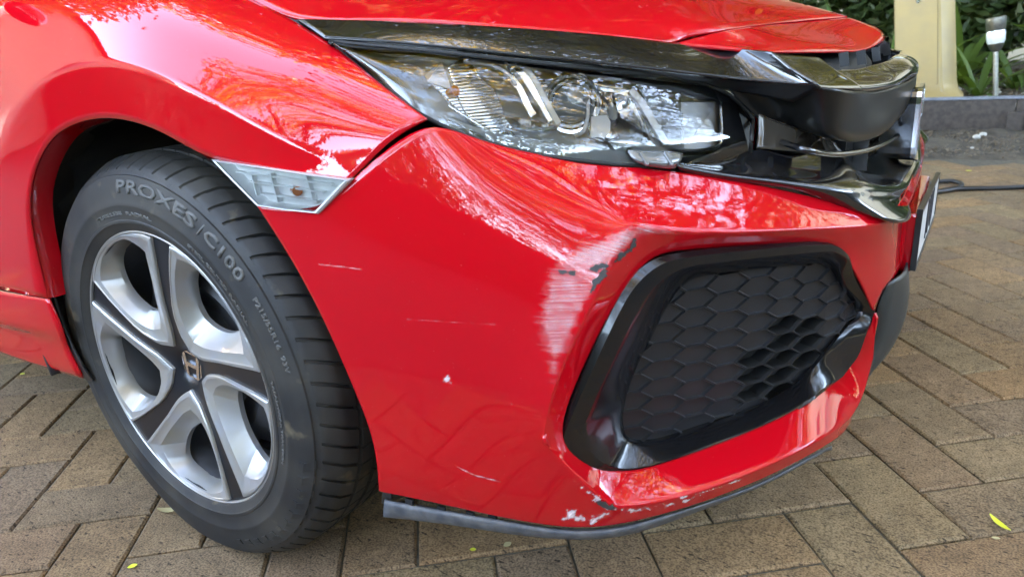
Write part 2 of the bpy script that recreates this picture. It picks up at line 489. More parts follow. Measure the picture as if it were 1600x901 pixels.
tag(crumbs('gravel', M['pebble'], 420, (4.4, 7.0), (.9, 3.0), .022, zf), 'white and cream pebbles scattered in the garden bed', 'gravel', kind='stuff')
def pebble(px, py, s, label):
    p = pz(px, py, .012)
    bm = bmesh.new(); bmesh.ops.create_icosphere(bm, subdivisions=2, radius=s)
    for v in bm.verts: v.co = Vector((v.co.x*1.1, v.co.y*.8, v.co.z*.7))*random.uniform(.93, 1.07)
    o = bm_obj('pebble', bm, M['pebble'], None, True); o.location = p
    tag(o, label, 'pebble', 'white pebbles on the soil')
pebble(1526, 214, .021, 'round white pebble on soil, left of the pair below the edging')
pebble(1536, 210, .020, 'round white pebble on soil, right of the pair below the edging')
pebble(1519, 231, .009, 'tiny white pebble on soil just below the pair')

# timber sleeper edging
M['sleeper'] = flat('dark_composite_sleeper', (.075, .058, .048), .85, noise=.45, scale=35, bump=.5, bscale=160)
M['sleepercap'] = flat('bluish_sleeper_top', (.20, .225, .26), .7, noise=.4, scale=25)  # lighter, bluer colour for the sleeper tops
sl = empty('garden_edging', (1, 4.22, 0)); tag(sl, 'dark brown timber sleeper edging in front of the garden bed', 'edging')
def slbox(name, x0, x1, z0, z1, y0, y1, mat):
    o = box(name, ((x0+x1)/2, (y0+y1)/2, (z0+z1)/2), (x1-x0, y1-y0, z1-z0), mat, None, .006)
    o.parent = sl; o.matrix_parent_inverse = Matrix.Translation((-1, -4.22, 0)); return o
slbox('sleeper', -4, 1.315, .0, .195, 4.22, 4.30, M['sleeper'])
slbox('sleeper', 1.322, 5, -.0, .195, 4.215, 4.295, M['sleeper'])
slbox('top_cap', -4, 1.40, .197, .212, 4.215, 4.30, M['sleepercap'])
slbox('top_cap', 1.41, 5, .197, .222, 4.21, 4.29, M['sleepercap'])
slbox('peg', 1.28, 1.36, -.05, .12, 4.17, 4.212, M['sleeper'])

# yellow service pillar
M['yellow'] = flat('faded_yellow_plastic', (.36, .235, .085), .5, noise=.25, scale=9, dirt=(.30, .20, .085))
M['yellowedge'] = flat('yellow_panel_joint', (.22, .15, .06), .7)
pil = empty('service_pillar', (.80, 4.55, .1)); tag(pil, 'pale yellow plastic service pillar with a screwed door behind the edging', 'service pillar')
def pchild(o): o.parent = pil; o.matrix_parent_inverse = Matrix.Translation((-.80, -4.55, -.1)); return o
def pillar_body():
    bm = bmesh.new(); rings = []
    for z, e in ((.10, .06), (.20, .05), (.235, .012), (.30, .0), (1.02, -.022), (1.06, -.045)):
        sh_ = -.11*(z-.21); x0, x1, y0, y1 = .612-e*.3+sh_, .985+e*.8+sh_, 4.40-e, 4.72+e
        rings.append([bm.verts.new(v) for v in ((x0, y0, z), (x1-.09, y0, z), (x1, y0+.11, z), (x1, y1, z), (x0, y1, z))])
    for a, b in zip(rings[:-1], rings[1:]):
        for k in range(5): bm.faces.new((a[k], a[(k+1) % 5], b[(k+1) % 5], b[k]))
    bm.faces.new(rings[-1])
    bmesh.ops.bevel(bm, geom=[e for e in bm.edges if abs(e.verts[0].co.z-e.verts[1].co.z) > .05], offset=.012, segments=3, affect='EDGES')
    return bm_obj('body', bm, M['yellow'], None, True, 40)
pchild(pillar_body())
def rounded_rect(w, h, r, n=5):
    out = []
    for cx, cz, a0 in ((w/2-r, h/2-r, 0), (-w/2+r, h/2-r, 90), (-w/2+r, -h/2+r, 180), (w/2-r, -h/2+r, 270)):
        for k in range(n+1):
            a = rad(a0+90*k/n); out.append((cx+r*math.cos(a), cz+r*math.sin(a)))
    return out
def plate_xz(name, cx, y, cz, w, h, r, t, mat, lean=0.0):
    L2 = rounded_rect(w, h, r); n = len(L2)
    sh_ = lambda b: -.11*(cz+b-.21)
    V = [(cx+a+sh_(b), y+lean*(cz+b), cz+b) for a, b in L2]+[(cx+a+sh_(b), y-t+lean*(cz+b), cz+b) for a, b in L2]
    F = [tuple(range(n, 2*n))]+[(k, (k+1) % n, n+(k+1) % n, n+k) for k in range(n)]
    return mesh(name, V, F, mat, None, False)
pchild(plate_xz('door_joint', .745, 4.392, .62, .262, .70, .03, .003, M['yellowedge'], .03))
pchild(plate_xz('door', .745, 4.389, .62, .250, .688, .026, .006, M['yellow'], .03))
sc_ = tube('screw', [(.69, 4.42, .835), (.69, 4.398, .835)], .014, M['chrome']); pchild(sc_)

# solar stake light
M['brushed'] = flat('stainless_steel', (.55, .54, .50), .32, 1.0, noise=.3, scale=50)
M['bubbleglass'] = flat('bubbled_glass', (.75, .76, .74), .12, .2, coat=1, bump=1.0, bscale=160)
lt = empty('solar_light', (1.235, 4.9, .12)); tag(lt, 'stainless steel solar stake light standing in the garden bed', 'garden light')
def lathe(name, prof, c, mat, parent, n=28, offs=(0, 0, 0)):
    V = []
    for r, z in prof:
        for k in range(n):
            a = 2*math.pi*k/n; V.append((c[0]+r*math.cos(a), c[1]+r*math.sin(a), c[2]+z))
    F = grid_faces(len(prof), n, 0, True)+[tuple(range(n))[::-1], tuple((len(prof)-1)*n+k for k in range(n))]
    return mesh(name, V, F, mat, parent, True, 40)
lathe('stake', [(.018, 0), (.018, .345)], (0, 0, .0), M['brushed'], lt)
lathe('lower_cup', [(.02, .345), (.034, .36), (.05, .395), (.052, .40)], (0, 0, 0), M['brushed'], lt)
lathe('glass', [(.050, .402), (.058, .42), (.060, .47), (.056, .49)], (0, 0, 0), M['bubbleglass'], lt)
lathe('cap', [(.054, .492), (.060, .50), (.062, .575), (.055, .582), (.02, .583)], (0, 0, 0), M['brushed'], lt)
lt.rotation_euler = (0, rad(-7), 0)

# broad strappy-leaved plants
def leaf_mat(name, c1, c2, trans=.35):
    m, N, L, b = newmat(name)
    ge = N.new('ShaderNodeNewGeometry'); oi = N.new('ShaderNodeObjectInfo')
    ad = N.new('ShaderNodeMath'); ad.operation = 'ADD'; L.new(ge.outputs['Random Per Island'], ad.inputs[0]); L.new(oi.outputs['Random'], ad.inputs[1])
    fr = N.new('ShaderNodeMath'); fr.operation = 'FRACT'; L.new(ad.outputs[0], fr.inputs[0])
    mx = N.new('ShaderNodeMix'); mx.data_type = 'RGBA'; mx.inputs['A'].default_value = (*c1, 1); mx.inputs['B'].default_value = (*c2, 1)
    L.new(fr.outputs[0], mx.inputs['Factor'])
    L.new(mx.outputs['Result'], b.inputs['Base Color']); b.inputs['Roughness'].default_value = .4
    tr = N.new('ShaderNodeBsdfTranslucent')
    br = N.new('ShaderNodeMix'); br.data_type = 'RGBA'; br.blend_type = 'MULTIPLY'; br.inputs['Factor'].default_value = 1
    L.new(mx.outputs['Result'], br.inputs['A']); br.inputs['B'].default_value = (1.7, 1.6, .6, 1)
    L.new(br.outputs['Result'], tr.inputs['Color'])
    ms = N.new('ShaderNodeMixShader'); ms.inputs[0].default_value = trans
    L.new(b.outputs[0], ms.inputs[1]); L.new(tr.outputs[0], ms.inputs[2])
    L.new(ms.outputs[0], N['Material Output'].inputs['Surface'])
    return m
M['strap'] = leaf_mat('strappy_leaf', (.05, .115, .025), (.10, .17, .04))
M['leafA'] = leaf_mat('gum_leaf', (.075, .090, .018), (.30, .22, .03), .45)
M['leafB'] = leaf_mat('dark_leaf', (.022, .05, .016), (.05, .085, .025), .3)
M['bark'] = flat('bark', (.13, .09, .06), .9, noise=.6, scale=8, bump=.8, bscale=20)
def strap_leaf(length, width, droop):
    n = 9; V = []
    for k in range(n):
        t = k/(n-1); w = width*math.sin(math.pi*min(1, .12+.88*t)**.8)*(1 if t < .97 else .2)
        r = length*(t*.75); z = length*(t*.85-droop*t**2.6)
        V += [(r, -w/2, z+.18*w), (r, 0, z), (r, w/2, z+.18*w)]
    F = []
    for k in range(n-1):
        a = 3*k; F += [(a, a+1, a+4, a+3), (a+1, a+2, a+5, a+4)]
    me = bpy.data.meshes.new('leaf'); me.from_pydata(V, [], F)
    me.polygons.foreach_set('use_smooth', [True]*len(F)); me.materials.append(M['strap']); return me
leaf_meshes = [strap_leaf(.62, .075, .45), strap_leaf(.5, .085, .75), strap_leaf(.72, .07, .25), strap_leaf(.45, .06, .9)]
def strap_plant(x, y, z, n, s, label):
    p = empty('strappy_plant', (x, y, z)); tag(p, label, 'plant', 'strappy plants behind the edging')
    for k in range(n):
        o = bpy.data.objects.new('leaf', random.choice(leaf_meshes)); COL.objects.link(o); o.parent = p
        o.rotation_euler = (random.uniform(-.15, .15), random.uniform(-.35, .45), k*2.4+random.uniform(-.3, .3))
        o.scale = [s*random.uniform(.75, 1.2)]*3
    return p
plants = [(.18, 4.95, 18, 1.0, 'green strappy plant directly left of the yellow pillar'),
          (.55, 5.25, 18, 1.1, 'green strappy plant behind the left edge of the yellow pillar'),
          (-.25, 5.0, 16, .95, 'green strappy plant furthest left above the bonnet'),
          (1.13, 5.15, 12, .8, 'broad-leaved plant tucked against the right side of the yellow pillar'),
          (1.38, 5.6, 16, .9, 'strappy plant behind the solar light'),
          (1.8, 5.4, 16, .95, 'strappy plant right of the solar light at the frame edge'),
          (.1, 5.8, 18, 1.2, 'tall strappy plant in the back row left of the pillar'),
          (1.0, 6.0, 18, 1.2, 'tall strappy plant in the back row behind the pillar'),
          (1.75, 6.3, 18, 1.2, 'tall strappy plant in the back row at the right')]
for x, y, n, s, lab in plants: strap_plant(x, y, zf(x, y)-.02, n, s, lab)

# ---- leafy crowns
def crown_mesh(name, centers, radii, n, size, mat, parent, flat_z=.8):
    centers = np.array(centers, float); radii = np.array(radii, float)
    w = radii**2; k = rng.choice(len(centers), n, p=w/w.sum())
    d = rng.standard_normal((n, 3)); d /= np.linalg.norm(d, axis=1)[:, None]
    rr = radii[k]*rng.uniform(.25, 1.0, n)**.5*(1+.25*rng.standard_normal(n)*.5)
    c_ = centers[k]+d*rr[:, None]*np.array([1, 1, flat_z])
    a = rng.standard_normal((n, 3)); a[:, 2] = a[:, 2]*.6-.5; a /= np.linalg.norm(a, axis=1)[:, None]
    b_ = np.cross(a, rng.standard_normal((n, 3))); b_ /= np.linalg.norm(b_, axis=1)[:, None]
    L_ = size*rng.uniform(.6, 1.4, n)[:, None]; W_ = L_*.33
    V = np.stack([c_-a*L_/2, c_+b_*W_/2, c_+a*L_/2, c_-b_*W_/2], 1).reshape(-1, 3)
    me = bpy.data.meshes.new(name)
    me.vertices.add(4*n); me.vertices.foreach_set('co', V.ravel().astype(np.float32))
    me.loops.add(4*n); me.loops.foreach_set('vertex_index', np.arange(4*n))
    me.polygons.add(n); me.polygons.foreach_set('loop_start', np.arange(0, 4*n, 4))
    me.update(); me.validate()
    return link(name, me, mat, parent)
def tree(name, x, y, h, spread, n, leaf, mat, label, cat='tree', group=None, clumps=16, base=.35, size_trunk=.14):
    t = empty(name, (x, y, 0)); tag(t, label, cat, group)
    cs = []; rs = []
    V = []; F = []
    def limb(p0, p1, r0, r1):
        path = spline([p0, (np.array(p0)+p1)/2+rng.normal(0, .12, 3)*np.linalg.norm(np.array(p1)-p0)*.4, p1], 5)
        v, f = tube_pts(path, np.linspace(r0, r1, len(path)), 7); k = len(V); V.extend(v); F.extend([tuple(q+k for q in g) for g in f])
    top = np.array([rng.normal(0, .3), rng.normal(0, .3), h*.72])
    limb(np.array([0, 0, -.1]), top, size_trunk, size_trunk*.35)
    for k in range(clumps):
        a = k*2.4+rng.uniform(-.4, .4); zz = h*(base+(.95-base)*rng.uniform(0, 1)); r = spread*rng.uniform(.35, 1)*(1.15-.55*abs((zz/h-.6)))
        c_ = np.array([r*math.cos(a), r*math.sin(a), zz]); cs.append(c_); rs.append(spread*rng.uniform(.25, .48))
        s = top*np.clip(zz/h*.75, .3, .95); limb(s, c_, size_trunk*.35, .015)
    mesh('trunk', V, F, M['bark'], t, True)
    crown_mesh('crown', cs, rs, n, leaf, mat, t)
    return t
# ---- surroundings that light and mirror in the car (behind and beside the camera)
M['render'] = flat('cream_wall_render', (.60, .52, .42), .85, noise=.12, scale=3)
M['board'] = flat('pink_weatherboard', (.50, .36, .29), .7, noise=.1, scale=3)
M['rooftile'] = flat('terracotta_tile', (.22, .10, .07), .8, noise=.3, scale=6)
M['pane'] = flat('dark_window_glass', (.02, .025, .03), .05)
def house(name, x0, y0, x1, y1, h, label, board_side='x', wall='board', roof=1.6):
    hs = empty(name, ((x0+x1)/2, (y0+y1)/2, 0)); tag(hs, label, 'house')
    inv = Matrix.Translation((-(x0+x1)/2, -(y0+y1)/2, 0))
    def ad(o): o.parent = hs; o.matrix_parent_inverse = inv; return o
    ad(box('wall', ((x0+x1)/2, (y0+y1)/2, h/2), (x1-x0, y1-y0, h), M[wall]))
    e = .5; cx, cy = (x0+x1)/2, (y0+y1)/2
    V = [(x0-e, y0-e, h), (x1+e, y0-e, h), (x1+e, y1+e, h), (x0-e, y1+e, h), (cx-(x1-x0)*.2, cy, h+roof), (cx+(x1-x0)*.2, cy, h+roof)]
    ad(mesh('roof', V, [(0, 1, 5, 4), (1, 2, 5), (2, 3, 4, 5), (3, 0, 4), (3, 2, 1, 0)], M['rooftile'], None, False))
    return hs, ad
# cream house the wing mirrors
h1, ad1 = house('weatherboard_house', -17, -11.2, -8.2, -2.0, 5.4, 'pinkish weatherboard house behind the camera, mirrored in the red wing')
for k in range(26):
    ad1(box('weatherboard', (-8.185, -6.6, .12+k*.2), (.03, 9.18, .185), M['board'], None, 0))
for yy in (-8.6, -4.6):
    w = ad1(box('window', (-8.15, yy, 2.6), (.06, 1.5, 1.5), M['board'])); box('pane', (-8.11, yy, 2.6), (.02, 1.3, 1.3), M['pane'], w)
# unseen block of flats, added to keep the whole drive in shade
h2, ad2 = house('sun_block_flats', -13, 10.5, 14, 18, 13.4, 'unseen rendered block of flats added beyond the garden to shade the drive', wall='render', roof=.6)
for r_ in range(4):
    for k in range(8):
        w = ad2(box('window', (-8.5+k*3.0, 10.46, 1.8+r_*3.2), (1.5, .1, 1.4), M['board'])); box('pane', (-8.5+k*3.0, 10.40, 1.8+r_*3.2), (1.3, .04, 1.2), M['pane'], w)
# hedge along the far side of the drive, behind the camera
hc = [(x, -4.9+.1*rng.normal(), z) for x in np.arange(-8.5, 7, .45) for z in (.35, .85, 1.25)]
hg = empty('hedge', (0, -4.9, 0)); tag(hg, 'clipped green hedge behind the camera along the drive', 'hedge')
o = crown_mesh('foliage', hc, [.36]*len(hc), 20000, .10, M['leafB'], hg); o.parent = hg; o.location = (0, 4.9, 0)
bk = mesh('hedge_core', [(-8.5, -5.3, 0), (7, -5.3, 0), (7, -4.7, 0), (-8.5, -4.7, 0), (-8.5, -5.3, 1.3), (7, -5.3, 1.3), (7, -4.7, 1.3), (-8.5, -4.7, 1.3)],
          [(4, 5, 6, 7), (0, 1, 5, 4), (2, 3, 7, 6), (1, 2, 6, 5), (3, 0, 4, 7)], M['leafB'], hg, False); bk.location = (0, 4.9, 0)
hc2 = [(8.6+.2*rng.normal(), y, z) for y in np.arange(-7, 7.5, .6) for z in (.6, 1.4, 2.0)]  # unseen hedge added to block the low bright sky ahead of the car
hg2 = empty('sky_block_hedge', (8.6, 0, 0)); tag(hg2, 'unseen tall dark hedge added ahead of the car to block the low sky', 'hedge')
o = crown_mesh('foliage', hc2, [.62]*len(hc2), 30000, .34, M['leafB'], hg2); o.location = (-8.6, 0, 0)
TR = [('gum_tree', 2.0, -7.4, 4.6, 2.0, 11000, .16, 'leafA', 'low bushy sunlit tree behind the camera, mirrored orange in the bumper', .12),
      ('gum_tree', -.3, -5.9, 7.4, 2.2, 9000, .15, 'leafA', 'sunlit tree behind the camera, its crown mirrored beside the headlamp in the wing', .58),
      ('gum_tree', 4.8, -5.6, 8.0, 2.8, 16000, .16, 'leafA', 'tall sunlit tree behind the camera to the right', .25),
      ('gum_tree', 6.6, -2.6, 8.0, 3.0, 14000, .16, 'leafA', 'spreading tree ahead of the car, mirrored in the headlamp', .35),
      ('gum_tree', 4.6, 2.6, 8.5, 3.6, 16000, .17, 'leafA', 'wide tree ahead of the car beside the garden, overhanging the bonnet', .45),
      ('gum_tree', 2.9, 7.4, 8.5, 3.2, 17000, .17, 'leafA', 'tree in the garden bed mirrored yellow in the bonnet', .35),
      ('gum_tree', -3.2, 7.2, 8.5, 3.6, 17000, .17, 'leafA', 'tree in the garden bed left of the frame', .4),
      ('added_shade_tree', -2.2, 4.9, 8.2, 5.0, 40000, .30, 'leafA', 'unseen broad tree added beyond the car, its canopy cutting sky light on the drive', .54),  # dense canopies out of view, added to cut the sky light
      ('added_shade_tree', 3.7, -.6, 8.2, 3.8, 15000, .20, 'leafA', 'unseen tree added right of the camera, its canopy cutting sky light on the pavers', .56),
      ('added_shade_tree', -6.2, 2.6, 8.0, 4.2, 32000, .30, 'leafA', 'unseen tree added beside the weatherboard house, its canopy cutting sky light over the car', .5),
      ('gum_tree', -4.6, -9.2, 3.6, 1.3, 3500, .13, 'leafA', 'small thin tree beside the weatherboard house, mirrored in the wing', .3)]
for nm, x, y, h, s, n, l, mt, lab, bs in TR: tree(nm, x, y, h, s, n, l, M[mt], lab, group='trees round the drive', base=bs, clumps=40 if nm == 'added_shade_tree' else 16)
# dark shrubs filling the back of the bed
for k, (x, y, s) in enumerate([(-1.2, 7.0, 1.0), (.2, 7.3, 1.1), (1.3, 7.5, 1.0), (2.2, 7.0, .9), (3.4, 6.6, 1.0), (-2.6, 6.6, 1.0)]):
    lab = ['dark shrub behind the plants at the far left', 'dark shrub behind the plants left of the yellow pillar', 'dark shrub directly behind the yellow pillar',
           'dark shrub behind the solar light', 'dark shrub at the right end of the bed', 'dark shrub at the left end of the bed'][k]
    t = empty('shrub', (x, y, .1)); tag(t, lab, 'shrub', 'dark shrubs at the back of the bed')
    crown_mesh('foliage', [(rng.normal(0, .4), rng.normal(0, .25), .25+.9*rng.uniform()) for _ in range(9)], [.42*s]*9, 5200, .15, M['leafB'], t)
    tube('stem', [(0, 0, -.1), (.03, 0, .6)], .03, M['bark'], t)
# ================================================================== THE CAR
car = empty('hatchback_car', (0, 0, 0)); tag(car, 'glossy red hatchback with a scraped front bumper parked on the pavers', 'car')

# ---- front bumper skin (right half); lower letters u/l: top edge 0, shoulder m, waist 1, then 2..7 down
B = {}
def col(n, **k):
    for a, v in k.items(): B[n+a] = v
col('E', _0=(402, 322, .004), _1=(452, 397, .004), _2=(506, 497, .003), _3=(549, 597, .0), _4=(577, 664, -.002), _5=(588, 712, -.004), _6=(591, 745, -.007), _7=(592, 767, -.012))
col('F', _0=(495, 334, .004), _1=(535, 398, .006), _2=(582, 497, .006), _3=(620, 595, .004), _4=(645, 664, .002), _5=(656, 718, .0), _6=(657, 757, -.004), _7=(657, 780, -.010))
col('G', _0=(549, 283, .001), _1=(618, 388, .006), _2=(665, 493, .008), _3=(697, 595, .007), _4=(716, 667, .005), _5=(728, 727, .003), _6=(730, 773, -.001), _7=(730, 796, -.007))
col('H', _0=(603, 233, -.010), _1=(700, 372, .003), _2=(745, 488, .009), _3=(765, 595, .010), _4=(775, 672, .009), _5=(787, 735, .007), _6=(800, 788, .003), _7=(800, 811, -.003))
col('I', _0=(672, 186, -.022), _m=(725, 270, -.014), _1=(785, 362, .000), _2=(830, 480, .014), _3=(815, 600, .018), _4=(812, 680, .015), _5=(835, 744, .012), _6=(870, 799, .008), _7=(870, 822, .001))
col('J', _0=(745, 220, -.036), _m=(815, 285, -.020), _1=(885, 353, .002), _2=(880, 478, .022), _3=(842, 602, .024), _4=(832, 686, .020), _5=(872, 750, .018), _6=(915, 806, .010), _7=(915, 824, .004))
col('K', _0=(870, 250, -.052), _m=(935, 302, -.028), _1=(985, 352, .008), _2=(925, 475, .028), _3=(862, 603, .028), _4=(848, 690, .024), _5=(905, 748, .024), _6=(958, 793, .020), _7=(962, 820, .006))
col('L', _0=(1055, 266, -.056), _m=(1075, 318, -.026), _1=(1088, 366, .008))
col('M', _0=(1200, 291, -.042), _m=(1212, 328, -.018), _1=(1222, 360, .006))
col('N', _0=(1300, 314, -.022), _m=(1306, 337, -.008), _1=(1312, 356, .004))
B['O_0'] = ('z', 1388, 344, .497); B['O_1'] = ('z', 1393, 351, .488)
# recessed band round the fog-lamp bezel
B['k1'] = (1012, 398, -.012); B['k2'] = (958, 475, -.004); B['k3'] = (897, 600, .002); B['k4'] = (868, 686, .006)
B['l1'] = (1062, 391, -.014); B['m1'] = (1190, 381, -.012); B['n1'] = (1292, 377, -.010)
B['k5'] = (908, 722, -.004); B['k6'] = (955, 738, -.010)
# front face, lip
B['O2'] = ('p', .905, -.30, .486); B['O3'] = ('p', .907, 0, .485); B['O2u'] = ('p', .897, -.30, .497); B['O3u'] = ('p', .900, 0, .497)
B['r1'] = ('z', 1332, 408, .445); B['r2'] = ('z', 1366, 487, .352)
B['R1'] = ('z', 1362, 400, .442); B['R2'] = ('z', 1380, 445, .386)
B['S1'] = ('p', .906, -.31, .438); B['S2'] = ('p', .904, -.31, .388); B['S3'] = ('p', .908, 0, .435); B['S4'] = ('p', .908, 0, .388)
lipo = [('a', (1022, 786), .030), ('b', (1100, 766), .038), ('c', (1195, 730), .044), ('d', (1285, 686), .046)]
lipi = [('a', (1010, 733), -.010), ('b', (1095, 703), -.008), ('c', (1190, 667), -.006), ('d', (1268, 628), -.002)]
lipb = [('a', (1025, 806), .018), ('b', (1103, 783), .026), ('c', (1200, 746), .032), ('d', (1290, 697), .034)]
for n, (x, y), o in lipo: B['v'+n] = (x, y, o)
for n, (x, y), o in lipi: B['w'+n] = (x, y, o)
for n, (x, y), o in lipb: B['x'+n] = (x, y, o)
B['ve'] = ('z', 1345, 644, .198); B['we'] = ('z', 1312, 580, .262); B['xe'] = ('z', 1341, 664, .178)
B['vf'] = ('z', 1364, 565, .272); B['wf'] = ('z', 1347, 528, .312); B['xf'] = ('p', .85, -.33, .255)
B['vg'] = ('z', 1369, 497, .345)
for n in list(B):
    if n.startswith('E_') or n.startswith('F_'): pass
fc = []
cols = 'EFGHIJK'
for a, b in zip(cols[:-1], cols[1:]):
    for r in range(1, 7): fc.append(f'{a}_{r} {b}_{r} {b}_{r+1} {a}_{r+1}')
fc += ['E_0 F_0 F_1 E_1', 'F_0 G_0 G_1 F_1', 'G_0 H_0 H_1 G_1', 'H_0 I_0 I_m I_1 H_1']
for a, b in zip('IJKLM', 'JKLMN'): fc += [f'{a}_0 {b}_0 {b}_m {a}_m', f'{a}_m {b}_m {b}_1 {a}_1']
fc += ['N_0 O_0 O_1 N_m', 'N_m O_1 N_1']
fc += ['K_1 K_2 k2 k1', 'K_2 K_3 k3 k2', 'K_3 K_4 k4 k3', 'K_1 k1 l1 L_1', 'L_1 l1 m1 M_1', 'M_1 m1 n1 N_1', 'K_4 K_5 k5 k4', 'K_5 K_6 k6 k5',
       'N_1 n1 r1 R1', 'N_1 R1 O_1', 'R1 r1 r2 R2', 'O_1 R1 S1 O2', 'R1 R2 S2 S1', 'O2 S1 S3 O3', 'S1 S2 S4 S3', 'O_0 O_1 O2 O2u', 'O2u O2 O3 O3u']
fc += ['K_6 va wa k6', 'va vb wb wa', 'vb vc wc wb', 'vc vd wd wc', 'vd ve we wd', 've vf wf we', 'vf vg r2 wf',
       'K_6 K_7 xa va', 'va xa xb vb', 'vb xb xc vc', 'vc xc xd vd', 'vd xd xe ve', 've xe xf vf']
cr = ['K_1 K_2 K_3 K_4', 'K_4 K_5 K_6', 'K_6 va vb vc vd ve vf vg', ('K_1 L_1 M_1 N_1 O_1 O2 O3', .85),
      'F_0 G_0', ('K_0 K_m K_1', 0.0)]
cr = [(c if isinstance(c, tuple) else (c, .90)) for c in cr]
bumper = cage('bumper', B, fc, M['paint'], car, cr, 4, .003, corners=(('K_6', .85), ('K_4', .8), ('K_1', .6)))
bumper['label'] = 'red bumper skin scraped white and black round the fog lamp corner'

# ---- right front wing (fender)
Fd = {}
arch = [(74, 466), (50, 372), (43, 312), (54, 258), (80, 213), (115, 192), (157, 183), (196, 186), (238, 199), (273, 217), (326, 249), (400, 262), (470, 272), (546, 281)]
flare = [(-75, 440), (-30, 340), (-4, 245), (24, 172), (52, 134), (88, 111), (140, 95), (198, 100), (247, 115), (297, 140), (358, 172), (430, 214), (500, 247), (575, 254)]
oa_ = [.004, .006, .008, .008, .008, .008, .008, .008, .008, .007, .006, .004, .003, .000]
ob_ = [-.004, .002, .006, .008, .009, .009, .009, .009, .008, .007, .005, .001, -.002, -.006]
for k, (q, o) in enumerate(zip(arch, oa_)): Fd['a%d' % k] = (*q, o)
for k, (q, o) in enumerate(zip(flare, ob_)): Fd['b%d' % k] = (*q, o)
def side(x, z, inset):
    w = np.interp(x, PLAN[:, 0][:-20], -PLAN[:, 1][:-20]); return ('p', x, -(w-inset), z)
xs = [-.60, -.54, -.47, -.39, -.31, -.23, -.15, -.06, .05]
for k, x in enumerate(xs): Fd['t%d' % k] = side(x, .948-.085*(x+.6)/.65, .128)
tpx = {9: (391, -2, -.120), 10: (457, 31, -.116), 11: (522, 70, -.086), 12: (592, 131, -.054), 13: (667, 185, -.024)}
for k, v in tpx.items(): Fd['t%d' % k] = v
def inset_of(p):
    w = np.interp(p[0], PLAN[:, 0][:-20], -PLAN[:, 1][:-20]); return w+p[1]
for k in range(14):
    pb, pt = P3(Fd['b%d' % k]), P3(Fd['t%d' % k])
    ib, it = inset_of(pb), inset_of(pt)
    for row, f, g in (('c', .16, .10), ('d', .46, .27), ('e', .78, .56)):
        x = pb[0]+(pt[0]-pb[0])*f; z = pb[2]+(pt[2]-pb[2])*(f+.10*math.sin(math.pi*f))
        Fd['%s%d' % (row, k)] = side(x, z, ib+(it-ib)*g)
ff = []
for a, b in zip('abcde', 'bcdet'):
    for k in range(13): ff.append(f'{a}{k} {a}{k+1} {b}{k+1} {b}{k}')
fender = cage('wing', Fd, ff, M['paint'], car, [(' '.join('b%d' % k for k in range(1, 13)), .55)], 3, .003)
# turned-in lip of the arch
lipv = []
# ================================================================== FRONT WHEEL
def rubber_mat():
    m, N, L, b = newmat('tyre_rubber')
    tc = N.new('ShaderNodeTexCoord')
    n = N.new('ShaderNodeTexNoise'); n.inputs['Scale'].default_value = 9; n.inputs['Detail'].default_value = 8
    L.new(tc.outputs['Object'], n.inputs['Vector'])
    r = N.new('ShaderNodeValToRGB'); r.color_ramp.elements[0].color = (.015, .0145, .014, 1); r.color_ramp.elements[1].color = (.046, .040, .032, 1)
    r.color_ramp.elements[0].position = .4; r.color_ramp.elements[1].position = .72
    L.new(n.outputs['Fac'], r.inputs[0])
    n2 = N.new('ShaderNodeTexNoise'); n2.inputs['Scale'].default_value = 22; n2.inputs['Detail'].default_value = 5
    L.new(tc.outputs['Object'], n2.inputs['Vector'])
    r2 = N.new('ShaderNodeValToRGB'); r2.color_ramp.elements[0].position = .64; r2.color_ramp.elements[1].position = .82
    L.new(n2.outputs['Fac'], r2.inputs[0])
    mx = N.new('ShaderNodeMix'); mx.data_type = 'RGBA'; mx.inputs['B'].default_value = (.20, .15, .09, 1)
    ml = N.new('ShaderNodeMath'); ml.operation = 'MULTIPLY'; ml.inputs[1].default_value = .7
    L.new(r2.outputs[0], ml.inputs[0]); L.new(ml.outputs[0], mx.inputs['Factor']); L.new(r.outputs[0], mx.inputs['A'])
    L.new(mx.outputs['Result'], b.inputs['Base Color'])
    b.inputs['Roughness'].default_value = .6; b.inputs['Specular IOR Level'].default_value = .35
    n3 = N.new('ShaderNodeTexNoise'); n3.inputs['Scale'].default_value = 600; L.new(tc.outputs['Object'], n3.inputs['Vector'])
    bp = N.new('ShaderNodeBump'); bp.inputs['Strength'].default_value = .15; bp.inputs['Distance'].default_value = .001
    L.new(n3.outputs['Fac'], bp.inputs['Height']); L.new(bp.outputs[0], b.inputs['Normal'])
    return m
M['rubber'] = rubber_mat()
M['tyretext'] = flat('tyre_lettering', (.085, .080, .070), .6, noise=.35, scale=30)
WZ = .313
wheel = empty('wheel', (0, -.87, WZ), car); wheel.rotation_euler = (0, 0, rad(-2.15))
def wl(r, a, w):            # wheel-local polar -> coordinates (angle degrees, w outwards)
    a = math.radians(a); return (r*math.cos(a), -w, r*math.sin(a))
